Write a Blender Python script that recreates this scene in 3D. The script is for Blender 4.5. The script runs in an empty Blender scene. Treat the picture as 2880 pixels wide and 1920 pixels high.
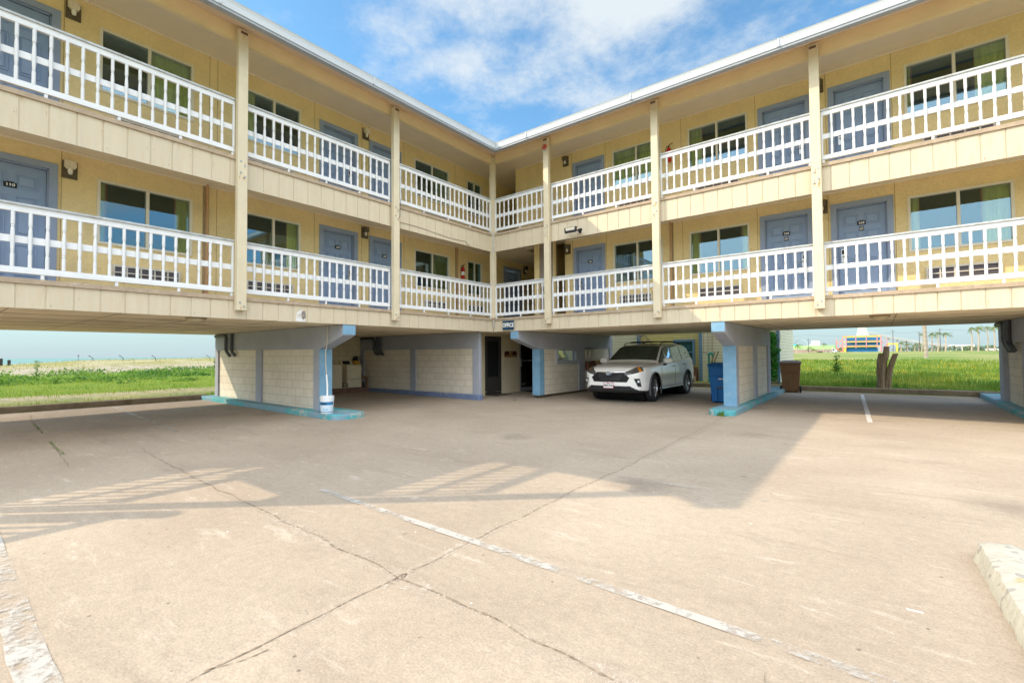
import bpy, bmesh, math, random
from mathutils import Vector, Matrix, noise
R = math.radians
rnd = random.Random(7)
S = bpy.context.scene
COL = S.collection

# ------------------------------------------------------------------ camera
CAMX, CAMY, CAMZ = 9.3769, -11.0788, 1.4008
yaw, pitch, roll = -0.6633, 0.0274, -0.0080
fw = Vector((math.sin(yaw)*math.cos(pitch), math.cos(yaw)*math.cos(pitch), math.sin(pitch)))
rt = Vector((math.cos(yaw), -math.sin(yaw), 0))
up = rt.cross(fw)
r2 = rt*math.cos(roll) + up*math.sin(roll)
u2 = up*math.cos(roll) - rt*math.sin(roll)
cam = bpy.data.cameras.new("camera")
co = bpy.data.objects.new("camera", cam); COL.objects.link(co)
m = Matrix((r2, u2, -fw)).transposed().to_4x4()
m.translation = (CAMX, CAMY, CAMZ)
co.matrix_world = m
cam.sensor_width = 36; cam.lens = 36*1321.7/2880
cam.clip_start = 0.05; cam.clip_end = 20000
S.camera = co

# ------------------------------------------------------------------ sun and sky
SUN = Vector((-1.008, -0.89, 1.0)).normalized()
elev = math.asin(SUN.z); azim = math.atan2(SUN.x, SUN.y)
sl = bpy.data.lights.new("sun", 'SUN'); sl.energy = 2.0; sl.angle = R(0.4); sl.color = (1.0, 0.82, 0.60)
so = bpy.data.objects.new("sun", sl); COL.objects.link(so)
so.rotation_euler = SUN.to_track_quat('Z', 'Y').to_euler()
so.location = (0, 0, 30)

W = bpy.data.worlds.new("World"); S.world = W; W.use_nodes = True
nt = W.node_tree; nt.nodes.clear()
def nd(nt, t, **k):
    n = nt.nodes.new(t)
    for a, b in k.items():
        if a.startswith('i_'):
            n.inputs[a[2:].replace('_', ' ')].default_value = b
        else: setattr(n, a, b)
    return n
L = nt.links.new
out = nd(nt, 'ShaderNodeOutputWorld'); bg = nd(nt, 'ShaderNodeBackground')
bg.inputs[1].default_value = 0.15
sky = nd(nt, 'ShaderNodeTexSky', sky_type='NISHITA', sun_disc=False)
sky.sun_elevation = elev; sky.sun_rotation = azim
sky.air_density = 1.0; sky.dust_density = 0.7; sky.ozone_density = 1.6
tc = nd(nt, 'ShaderNodeTexCoord')
sep = nd(nt, 'ShaderNodeSeparateXYZ'); L(tc.outputs['Generated'], sep.inputs[0])
CLOUDDIR = tuple((fw*1321.7 + r2*(-60) + u2*(790)).normalized())     # heart of the big cloud over the inner corner
# cloud layer on a plane high above: direction / z
addz = nd(nt, 'ShaderNodeMath', operation='MAXIMUM'); L(sep.outputs[2], addz.inputs[0]); addz.inputs[1].default_value = 0.03
addz2 = nd(nt, 'ShaderNodeMath', operation='ADD'); L(addz.outputs[0], addz2.inputs[0]); addz2.inputs[1].default_value = 0.12
dx = nd(nt, 'ShaderNodeMath', operation='DIVIDE'); L(sep.outputs[0], dx.inputs[0]); L(addz2.outputs[0], dx.inputs[1])
dy = nd(nt, 'ShaderNodeMath', operation='DIVIDE'); L(sep.outputs[1], dy.inputs[0]); L(addz2.outputs[0], dy.inputs[1])
cmb = nd(nt, 'ShaderNodeCombineXYZ'); L(dx.outputs[0], cmb.inputs[0]); L(dy.outputs[0], cmb.inputs[1])
mp = nd(nt, 'ShaderNodeMapping'); L(cmb.outputs[0], mp.inputs[0])
mp.inputs['Location'].default_value = (2.35, 0.9, 0.0); mp.inputs['Rotation'].default_value = (0, 0, R(35)); mp.inputs['Scale'].default_value = (0.85, 0.85, 1)
n1 = nd(nt, 'ShaderNodeTexNoise'); n1.inputs['Scale'].default_value = 1.15; n1.inputs['Detail'].default_value = 9; n1.inputs['Roughness'].default_value = 0.62; n1.inputs['Distortion'].default_value = 0.1
L(mp.outputs[0], n1.inputs['Vector'])
n2 = nd(nt, 'ShaderNodeTexNoise'); n2.inputs['Scale'].default_value = 4.5; n2.inputs['Detail'].default_value = 8; n2.inputs['Roughness'].default_value = 0.7
L(mp.outputs[0], n2.inputs['Vector'])
mx0 = nd(nt, 'ShaderNodeMath', operation='MULTIPLY_ADD'); L(n2.outputs[0], mx0.inputs[0]); mx0.inputs[1].default_value = 0.34; L(n1.outputs[0], mx0.inputs[2])
cd = nd(nt, 'ShaderNodeVectorMath', operation='DOT_PRODUCT'); L(tc.outputs['Generated'], cd.inputs[0]); cd.inputs[1].default_value = CLOUDDIR
cb_ = nd(nt, 'ShaderNodeMapRange', interpolation_type='SMOOTHSTEP'); L(cd.outputs['Value'], cb_.inputs[0]); cb_.inputs[1].default_value = 0.90; cb_.inputs[2].default_value = 0.995; cb_.inputs[3].default_value = -0.02; cb_.inputs[4].default_value = 0.09
mx = nd(nt, 'ShaderNodeMath', operation='ADD'); L(mx0.outputs[0], mx.inputs[0]); L(cb_.outputs[0], mx.inputs[1])
cr = nd(nt, 'ShaderNodeMapRange', interpolation_type='SMOOTHSTEP'); L(mx.outputs[0], cr.inputs[0])
cr.inputs[1].default_value = 0.63; cr.inputs[2].default_value = 0.85; cr.inputs[3].default_value = 0.0; cr.inputs[4].default_value = 0.9
tint = nd(nt, 'ShaderNodeMix', data_type='RGBA', blend_type='MULTIPLY'); tint.inputs[0].default_value = 1.0
L(sky.outputs[0], tint.inputs[6]); tint.inputs[7].default_value = (0.56, 0.82, 0.86, 1)
cf = nd(nt, 'ShaderNodeMapRange', interpolation_type='SMOOTHSTEP'); L(sep.outputs[2], cf.inputs[0]); cf.inputs[1].default_value = 0.05; cf.inputs[2].default_value = 0.24; cf.inputs[3].default_value = 0; cf.inputs[4].default_value = 1
cm = nd(nt, 'ShaderNodeMath', operation='MULTIPLY'); L(cf.outputs[0], cm.inputs[0]); L(cr.outputs[0], cm.inputs[1])
mixc = nd(nt, 'ShaderNodeMix', data_type='RGBA'); L(cm.outputs[0], mixc.inputs[0]); L(tint.outputs[2], mixc.inputs[6]); mixc.inputs[7].default_value = (2.75, 2.95, 3.05, 1)
# milky band low over the horizon
hz = nd(nt, 'ShaderNodeMapRange'); L(sep.outputs[2], hz.inputs[0]); hz.inputs[1].default_value = 0.0; hz.inputs[2].default_value = 0.34; hz.inputs[3].default_value = 0.96; hz.inputs[4].default_value = 0.0
mixh = nd(nt, 'ShaderNodeMix', data_type='RGBA'); L(hz.outputs[0], mixh.inputs[0]); L(mixc.outputs[2], mixh.inputs[6]); mixh.inputs[7].default_value = (1.75, 2.2, 2.4, 1)
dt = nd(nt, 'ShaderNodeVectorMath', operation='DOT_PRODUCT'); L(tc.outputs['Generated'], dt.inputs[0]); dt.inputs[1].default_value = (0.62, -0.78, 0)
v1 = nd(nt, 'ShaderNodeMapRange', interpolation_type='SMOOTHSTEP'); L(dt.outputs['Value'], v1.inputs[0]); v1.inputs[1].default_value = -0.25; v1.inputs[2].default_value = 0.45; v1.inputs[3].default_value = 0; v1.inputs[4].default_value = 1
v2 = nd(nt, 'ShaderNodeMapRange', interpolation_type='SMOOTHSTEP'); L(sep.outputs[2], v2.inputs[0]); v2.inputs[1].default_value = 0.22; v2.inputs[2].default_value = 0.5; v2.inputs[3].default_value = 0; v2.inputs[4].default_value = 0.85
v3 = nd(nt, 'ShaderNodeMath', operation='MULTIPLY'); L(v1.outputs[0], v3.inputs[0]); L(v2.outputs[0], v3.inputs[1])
fill_veil = nd(nt, 'ShaderNodeMix', data_type='RGBA'); L(v3.outputs[0], fill_veil.inputs[0]); L(mixh.outputs[2], fill_veil.inputs[6]); fill_veil.inputs[7].default_value = (11.2, 11.5, 11.9, 1)  # bright cloud added behind the camera, out of view, to lift the shade
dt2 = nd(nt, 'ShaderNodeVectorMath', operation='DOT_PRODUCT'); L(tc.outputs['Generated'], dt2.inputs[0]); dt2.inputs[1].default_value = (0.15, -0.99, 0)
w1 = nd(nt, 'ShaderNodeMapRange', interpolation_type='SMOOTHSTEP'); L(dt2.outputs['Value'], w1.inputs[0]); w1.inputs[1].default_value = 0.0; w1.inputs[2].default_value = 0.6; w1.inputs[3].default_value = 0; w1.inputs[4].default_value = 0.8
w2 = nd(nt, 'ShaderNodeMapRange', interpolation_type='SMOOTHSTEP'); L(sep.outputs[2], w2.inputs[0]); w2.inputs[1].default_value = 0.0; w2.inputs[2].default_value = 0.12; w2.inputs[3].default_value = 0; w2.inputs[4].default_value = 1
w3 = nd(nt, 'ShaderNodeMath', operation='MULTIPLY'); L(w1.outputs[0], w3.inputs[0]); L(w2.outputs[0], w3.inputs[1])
low_fill_veil = nd(nt, 'ShaderNodeMix', data_type='RGBA', blend_type='LIGHTEN'); L(w3.outputs[0], low_fill_veil.inputs[0]); L(fill_veil.outputs[2], low_fill_veil.inputs[6]); low_fill_veil.inputs[7].default_value = (6.6, 7.2, 7.6, 1)  # low bright band added behind the camera to light the carport
L(low_fill_veil.outputs[2], bg.inputs[0]); L(bg.outputs[0], out.inputs[0])

S.view_settings.view_transform = 'Standard'; S.view_settings.look = 'None'
S.view_settings.exposure = 1.08; S.view_settings.gamma = 1.0
S.render.engine = 'CYCLES'
S.cycles.max_bounces = 10; S.cycles.diffuse_bounces = 6; S.cycles.glossy_bounces = 5; S.cycles.transparent_max_bounces = 16
S.cycles.use_denoising = True

# ------------------------------------------------------------------ materials
MATS = {}
def mat(name, col, rough=0.7, var=0.08, vs=3.0, dirt=None, ds=1.2, dth=(0.55, 0.75), damt=0.5, bump=0.0, bs=40.0,
        metal=0.0, spec=0.3, fine=0.0, fs=120.0, emit=None, tex=None, coat=0.0, stretch=None, dark=None):
    if name in MATS: return MATS[name]
    M = bpy.data.materials.new(name); M.use_nodes = True; t = M.node_tree; N = t.nodes; K = t.links.new
    p = N['Principled BSDF']
    p.inputs['Roughness'].default_value = rough; p.inputs['Metallic'].default_value = metal
    p.inputs['Specular IOR Level'].default_value = spec; p.inputs['Coat Weight'].default_value = coat
    g = nd(t, 'ShaderNodeTexCoord'); vec = g.outputs['Object']
    if stretch:
        mm = nd(t, 'ShaderNodeMapping'); mm.inputs['Scale'].default_value = stretch; K(vec, mm.inputs[0]); vec2 = mm.outputs[0]
    else: vec2 = vec
    n = nd(t, 'ShaderNodeTexNoise'); n.inputs['Scale'].default_value = vs; n.inputs['Detail'].default_value = 7; n.inputs['Roughness'].default_value = 0.6; K(vec2, n.inputs['Vector'])
    mr = nd(t, 'ShaderNodeMapRange'); K(n.outputs[0], mr.inputs[0]); mr.inputs[1].default_value = 0.28; mr.inputs[2].default_value = 0.72
    mr.inputs[3].default_value = 1-var; mr.inputs[4].default_value = 1+var
    sc = nd(t, 'ShaderNodeVectorMath', operation='SCALE'); sc.inputs[0].default_value = col[:3]; K(mr.outputs[0], sc.inputs['Scale'])
    cur = sc.outputs[0]
    if dirt:
        d = nd(t, 'ShaderNodeTexNoise'); d.inputs['Scale'].default_value = ds; d.inputs['Detail'].default_value = 10; d.inputs['Roughness'].default_value = 0.68; K(vec2, d.inputs['Vector'])
        dm = nd(t, 'ShaderNodeMapRange'); K(d.outputs[0], dm.inputs[0]); dm.inputs[1].default_value = dth[0]; dm.inputs[2].default_value = dth[1]; dm.inputs[3].default_value = 0; dm.inputs[4].default_value = damt
        mi = nd(t, 'ShaderNodeMix', data_type='RGBA'); K(dm.outputs[0], mi.inputs[0]); K(cur, mi.inputs[6]); mi.inputs[7].default_value = (*dirt, 1); cur = mi.outputs[2]
    if dark:
        d = nd(t, 'ShaderNodeTexNoise'); d.inputs['Scale'].default_value = dark[1]; d.inputs['Detail'].default_value = 6; K(vec, d.inputs['Vector'])
        dm = nd(t, 'ShaderNodeMapRange'); K(d.outputs[0], dm.inputs[0]); dm.inputs[1].default_value = dark[2]; dm.inputs[2].default_value = dark[2]+0.03; dm.inputs[3].default_value = 0; dm.inputs[4].default_value = 0.8
        mi = nd(t, 'ShaderNodeMix', data_type='RGBA'); K(dm.outputs[0], mi.inputs[0]); K(cur, mi.inputs[6]); mi.inputs[7].default_value = (*dark[0], 1); cur = mi.outputs[2]
    if fine:
        f = nd(t, 'ShaderNodeTexNoise'); f.inputs['Scale'].default_value = fs; f.inputs['Detail'].default_value = 3; K(vec, f.inputs['Vector'])
        fm = nd(t, 'ShaderNodeMapRange'); K(f.outputs[0], fm.inputs[0]); fm.inputs[1].default_value = 0.3; fm.inputs[2].default_value = 0.7; fm.inputs[3].default_value = 1-fine; fm.inputs[4].default_value = 1+fine
        s2 = nd(t, 'ShaderNodeVectorMath', operation='SCALE'); K(cur, s2.inputs[0]); K(fm.outputs[0], s2.inputs['Scale']); cur = s2.outputs[0]
    bh = None
    if tex and tex[0] == 'brick':       # ('brick', axis, w, h, mortarcol)
        sp = nd(t, 'ShaderNodeSeparateXYZ'); K(vec, sp.inputs[0]); cb = nd(t, 'ShaderNodeCombineXYZ')
        K(sp.outputs[0 if tex[1] == 'x' else 1], cb.inputs[0]); K(sp.outputs[2], cb.inputs[1])
        b = nd(t, 'ShaderNodeTexBrick'); b.inputs['Scale'].default_value = 1.0; b.inputs['Brick Width'].default_value = tex[2]; b.inputs['Row Height'].default_value = tex[3]
        b.inputs['Mortar Size'].default_value = 0.006; b.inputs['Mortar Smooth'].default_value = 0.3
        b.inputs['Color1'].default_value = (1, 1, 1, 1); b.inputs['Color2'].default_value = (0.93, 0.93, 0.93, 1); b.inputs['Mortar'].default_value = (0.62, 0.62, 0.62, 1)
        K(cb.outputs[0], b.inputs['Vector'])
        mi = nd(t, 'ShaderNodeMix', data_type='RGBA', blend_type='MULTIPLY'); mi.inputs[0].default_value = 1; K(cur, mi.inputs[6]); K(b.outputs[0], mi.inputs[7]); cur = mi.outputs[2]
        bh = b.outputs['Color']
    if tex and tex[0] == 'lines':       # ('lines', axis index, spacing, width, darkness)
        sp = nd(t, 'ShaderNodeSeparateXYZ'); K(vec, sp.inputs[0])
        md = nd(t, 'ShaderNodeMath', operation='PINGPONG'); K(sp.outputs[tex[1]], md.inputs[0]); md.inputs[1].default_value = tex[2]
        nn = nd(t, 'ShaderNodeMath', operation='LESS_THAN'); K(md.outputs[0], nn.inputs[0]); nn.inputs[1].default_value = tex[3]
        mi = nd(t, 'ShaderNodeMix', data_type='RGBA', blend_type='MULTIPLY'); K(nn.outputs[0], mi.inputs[0]); K(cur, mi.inputs[6]); mi.inputs[7].default_value = (tex[4],)*3+(1,); cur = mi.outputs[2]
    K(cur, p.inputs['Base Color'])
    if bump:
        f = nd(t, 'ShaderNodeTexNoise'); f.inputs['Scale'].default_value = bs; f.inputs['Detail'].default_value = 5; K(vec2, f.inputs['Vector'])
        bp = nd(t, 'ShaderNodeBump'); bp.inputs['Strength'].default_value = bump; bp.inputs['Distance'].default_value = 0.02; K(f.outputs[0], bp.inputs['Height'])
        if bh:
            b2 = nd(t, 'ShaderNodeBump'); b2.inputs['Strength'].default_value = 0.4; b2.inputs['Distance'].default_value = 0.01; K(bh, b2.inputs['Height']); K(bp.outputs[0], b2.inputs['Normal']); bp = b2
        K(bp.outputs[0], p.inputs['Normal'])
    if emit: p.inputs['Emission Color'].default_value = (*emit, 1); p.inputs['Emission Strength'].default_value = 1
    MATS[name] = M; return M

stucco = mat('stucco_yellow', (0.78, 0.63, 0.33), 0.85, 0.07, 1.6, dirt=(0.56, 0.47, 0.30), ds=1.1, dth=(0.52, 0.74), damt=0.55, bump=0.8, bs=16, fine=0.05, fs=26)
cream = mat('cream_paint', (0.80, 0.73, 0.58), 0.75, 0.04, 2.0, bump=0.1, bs=60)
beamc = mat('beam_paint', (0.78, 0.65, 0.40), 0.7, 0.06, 2.0, dirt=(0.5, 0.38, 0.2), ds=2, dth=(0.6, 0.8), damt=0.4, bump=0.15, bs=30)
panel = mat('fascia_panel', (0.61, 0.535, 0.40), 0.75, 0.05, 1.3, dirt=(0.6, 0.46, 0.28), ds=3.0, dth=(0.50, 0.74), damt=0.6, bump=0.15, bs=40, stretch=(6, 6, 0.7), dark=((0.25, 0.16, 0.08), 14, 0.745))
lip = mat('slab_concrete', (0.42, 0.33, 0.24), 0.9, 0.15, 6, dirt=(0.6, 0.55, 0.48), ds=7, dth=(0.58, 0.7), damt=0.6, bump=0.5, bs=40, fine=0.1, fs=90)
postm = mat('post_paint', (0.66, 0.58, 0.42), 0.7, 0.06, 3, dirt=(0.5, 0.42, 0.3), ds=9, dth=(0.62, 0.75), damt=0.5, bump=0.2, bs=30, dark=((0.3, 0.2, 0.12), 35, 0.74))
white = mat('rail_paint', (0.74, 0.755, 0.77), 0.55, 0.06, 4, dirt=(0.42, 0.36, 0.28), ds=14, dth=(0.60, 0.72), damt=0.6, bump=0.1, bs=50)
railtop = mat('rail_cap_weathered', (0.50, 0.54, 0.56), 0.8, 0.15, 8, dirt=(0.32, 0.29, 0.26), ds=6, dth=(0.45, 0.65), damt=0.6, bump=0.3, bs=40)
gutter = mat('gutter_metal', (0.56, 0.60, 0.64), 0.45, 0.04, 2, dirt=(0.5, 0.42, 0.34), ds=3, dth=(0.62, 0.8), damt=0.5)
gutgrey = mat('drip_edge_grey', (0.33, 0.36, 0.40), 0.5, 0.06, 3)
soffit = mat('overhang_board', (0.72, 0.58, 0.44), 0.8, 0.05, 2)
under = mat('underside_boards', (0.78, 0.67, 0.48), 0.85, 0.13, 2.5, dirt=(0.30, 0.21, 0.12), ds=1.6, dth=(0.52, 0.72), damt=0.55, bump=0.25, bs=20, stretch=(0.5, 0.5, 1))
doorc = mat('door_paint', (0.27, 0.37, 0.55), 0.5, 0.05, 3, bump=0.05, bs=50)
doorframe = mat('door_frame_paint', (0.29, 0.36, 0.50), 0.6, 0.05, 4, bump=0.1, bs=40)
winframe = mat('window_frame_paint', (0.72, 0.68, 0.56), 0.5, 0.04, 5, dirt=(0.5, 0.46, 0.38), ds=6, dth=(0.6, 0.8), damt=0.3)
metalm = mat('brushed_steel', (0.55, 0.55, 0.54), 0.35, 0.06, 20, metal=0.9)
chrome = mat('chrome', (0.75, 0.76, 0.78), 0.12, 0.02, 5, metal=1.0)
black = mat('black_plastic', (0.02, 0.021, 0.024), 0.45, 0.1, 8)
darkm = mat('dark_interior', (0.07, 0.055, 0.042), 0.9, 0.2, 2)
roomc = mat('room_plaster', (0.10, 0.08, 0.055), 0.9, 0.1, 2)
curt = mat('curtain_cloth', (0.84, 0.85, 0.34), 0.9, 0.18, 8, stretch=(1, 1, 0.1))
curt2 = mat('curtain_band', (0.45, 0.12, 0.10), 0.9, 0.3, 20)
acwhite = mat('ac_sleeve', (0.62, 0.60, 0.55), 0.6, 0.06, 8, dirt=(0.4, 0.33, 0.25), ds=5, dth=(0.55, 0.75), damt=0.5)
acfin = mat('ac_fins', (0.13, 0.12, 0.14), 0.6, 0.1, 60)
bronze = mat('lamp_bronze', (0.12, 0.10, 0.065), 0.5, 0.3, 10, dirt=(0.22, 0.16, 0.08), ds=10, dth=(0.55, 0.75), damt=0.5)
rustywhite = mat('lamp_rusty', (0.72, 0.66, 0.50), 0.6, 0.15, 10, dirt=(0.45, 0.22, 0.06), ds=9, dth=(0.56, 0.66), damt=0.8)
bulbm = mat('lamp_glass', (0.8, 0.78, 0.7), 0.2, 0.05, 5)
bluepaint = mat('pier_blue', (0.19, 0.37, 0.53), 0.6, 0.10, 3, dirt=(0.36, 0.44, 0.50), ds=6, dth=(0.5, 0.75), damt=0.5, bump=0.2, bs=30)
greyblue = mat('beam_grey', (0.37, 0.39, 0.45), 0.75, 0.10, 2, dirt=(0.40, 0.38, 0.36), ds=4, dth=(0.5, 0.75), damt=0.5, bump=0.3, bs=40, fine=0.06, fs=80)
blockx = mat('painted_block_x', (0.78, 0.71, 0.59), 0.8, 0.05, 2, dirt=(0.5, 0.42, 0.32), ds=1.6, dth=(0.5, 0.8), damt=0.45, bump=0.3, bs=60, tex=('brick', 'x', 0.40, 0.20))
blocky = mat('painted_block_y', (0.78, 0.71, 0.59), 0.8, 0.05, 2, dirt=(0.5, 0.42, 0.32), ds=1.6, dth=(0.5, 0.8), damt=0.45, bump=0.3, bs=60, tex=('brick', 'y', 0.40, 0.20))
kerbteal = mat('kerb_teal', (0.10, 0.38, 0.42), 0.7, 0.15, 6, dirt=(0.42, 0.44, 0.40), ds=4.2, dth=(0.54, 0.60), damt=0.9, bump=0.6, bs=25, dark=((0.22, 0.32, 0.40), 1.6, 0.47))
concrete = mat('kerb_concrete', (0.27, 0.22, 0.16), 0.95, 0.2, 5, dirt=(0.12, 0.09, 0.05), ds=3, dth=(0.5, 0.7), damt=0.6, bump=0.6, bs=30, fine=0.15)
tarm = mat('joint_dirt', (0.23, 0.185, 0.135), 0.95, 0.4, 30, dirt=(0.38, 0.31, 0.23), ds=14, dth=(0.5, 0.6), damt=0.8)
pipem = mat('drain_pipe', (0.10, 0.11, 0.13), 0.5, 0.15, 6)
creamwall = mat('office_wall', (0.70, 0.61, 0.42), 0.85, 0.07, 3, dirt=(0.36, 0.30, 0.2), ds=1.5, dth=(0.5, 0.8), damt=0.5, bump=0.25, bs=60)
sidingY = mat('siding_yellow', (0.66, 0.58, 0.26), 0.7, 0.06, 3, tex=('lines', 2, 0.065, 0.006, 0.45))
sidingW = mat('siding_white', (0.72, 0.69, 0.55), 0.7, 0.06, 3, tex=('lines', 2, 0.065, 0.006, 0.45))
bluetrim = mat('blue_trim', (0.15, 0.26, 0.42), 0.6, 0.1, 4)
wood = mat('old_wood', (0.34, 0.25, 0.17), 0.9, 0.3, 5, dirt=(0.13, 0.09, 0.06), ds=4, dth=(0.45, 0.65), damt=0.8, bump=1.0, bs=14, stretch=(3, 3, 0.35))
brownw = mat('bench_wood', (0.30, 0.14, 0.06), 0.7, 0.2, 6)
appl = mat('appliance_enamel', (0.80, 0.72, 0.52), 0.35, 0.04, 4, dirt=(0.5, 0.38, 0.2), ds=3, dth=(0.6, 0.8), damt=0.5)
binblue = mat('bin_blue', (0.008, 0.12, 0.36), 0.5, 0.08, 4, bump=0.1, bs=60)
binbrown = mat('bin_brown', (0.27, 0.15, 0.075), 0.6, 0.12, 4, bump=0.1, bs=60)
bingrey = mat('bin_lid_grey', (0.22, 0.19, 0.18), 0.6, 0.1, 4)
redm = mat('extinguisher_red', (0.50, 0.02, 0.015), 0.35, 0.08, 4)
navy = mat('sign_navy', (0.015, 0.06, 0.11), 0.5, 0.05, 4)
whitel = mat('letter_white', (0.82, 0.82, 0.80), 0.5, 0.02, 4)
signbrown = mat('sign_brown', (0.10, 0.022, 0.014), 0.6, 0.1, 8)
gold = mat('letter_gold', (0.62, 0.42, 0.14), 0.6, 0.1, 8)
blackl = mat('plate_black', (0.02, 0.02, 0.02), 0.4, 0.05, 4)

def leafmat(name, col, col2, sc=3.0, trans=0.35):
    M = bpy.data.materials.new(name); M.use_nodes = True; t = M.node_tree; K = t.links.new
    p = t.nodes['Principled BSDF']; p.inputs['Roughness'].default_value = 0.6; p.inputs['Specular IOR Level'].default_value = 0.25
    g = nd(t, 'ShaderNodeTexCoord'); n = nd(t, 'ShaderNodeTexNoise'); n.inputs['Scale'].default_value = sc; n.inputs['Detail'].default_value = 6; K(g.outputs['Object'], n.inputs['Vector'])
    mr = nd(t, 'ShaderNodeMapRange'); K(n.outputs[0], mr.inputs[0]); mr.inputs[1].default_value = 0.35; mr.inputs[2].default_value = 0.65
    mi = nd(t, 'ShaderNodeMix', data_type='RGBA'); K(mr.outputs[0], mi.inputs[0]); mi.inputs[6].default_value = (*col, 1); mi.inputs[7].default_value = (*col2, 1)
    K(mi.outputs[2], p.inputs['Base Color'])
    tr = nd(t, 'ShaderNodeBsdfTranslucent'); K(mi.outputs[2], tr.inputs[0])
    ms = nd(t, 'ShaderNodeMixShader'); ms.inputs[0].default_value = trans; K(p.outputs[0], ms.inputs[1]); K(tr.outputs[0], ms.inputs[2])
    K(ms.outputs[0], t.nodes['Material Output'].inputs[0]); return M

def glassmat(name, fac=0.38, tcol=(0.55, 0.6, 0.58), gcol=(0.8, 0.92, 1.0), rough=0.01, fk=0.6):
    M = bpy.data.materials.new(name); M.use_nodes = True; t = M.node_tree; K = t.links.new
    t.nodes.remove(t.nodes['Principled BSDF'])
    a = nd(t, 'ShaderNodeBsdfTransparent'); a.inputs[0].default_value = (*tcol, 1)
    b = nd(t, 'ShaderNodeBsdfGlossy'); b.inputs[0].default_value = (*gcol, 1); b.inputs['Roughness'].default_value = rough
    lw = nd(t, 'ShaderNodeLayerWeight'); lw.inputs[0].default_value = 0.35
    g = nd(t, 'ShaderNodeTexCoord'); n = nd(t, 'ShaderNodeTexNoise'); n.inputs['Scale'].default_value = 1.5; K(g.outputs['Object'], n.inputs['Vector'])
    bp = nd(t, 'ShaderNodeBump'); bp.inputs['Strength'].default_value = 0.04; bp.inputs['Distance'].default_value = 0.02; K(n.outputs[0], bp.inputs['Height']); K(bp.outputs[0], b.inputs['Normal'])
    ad = nd(t, 'ShaderNodeMath', operation='MULTIPLY_ADD'); K(lw.outputs['Fresnel'], ad.inputs[0]); ad.inputs[1].default_value = fk; ad.inputs[2].default_value = fac; ad.use_clamp = True
    ms = nd(t, 'ShaderNodeMixShader'); K(ad.outputs[0], ms.inputs[0]); K(a.outputs[0], ms.inputs[1]); K(b.outputs[0], ms.inputs[2])
    K(ms.outputs[0], t.nodes['Material Output'].inputs[0]); MATS[name] = M; return M
glass = glassmat('window_glass', 0.20, (0.95, 0.98, 0.96), (0.40, 0.60, 0.72))
darkglass = glassmat('tinted_glass', 0.10, (0.08, 0.10, 0.09))
ofglass = glassmat('office_door_glass', 0.16, (0.35, 0.33, 0.28))
mirrorglass = glassmat('office_window_glass', 0.62, (0.3, 0.3, 0.3))

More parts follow.
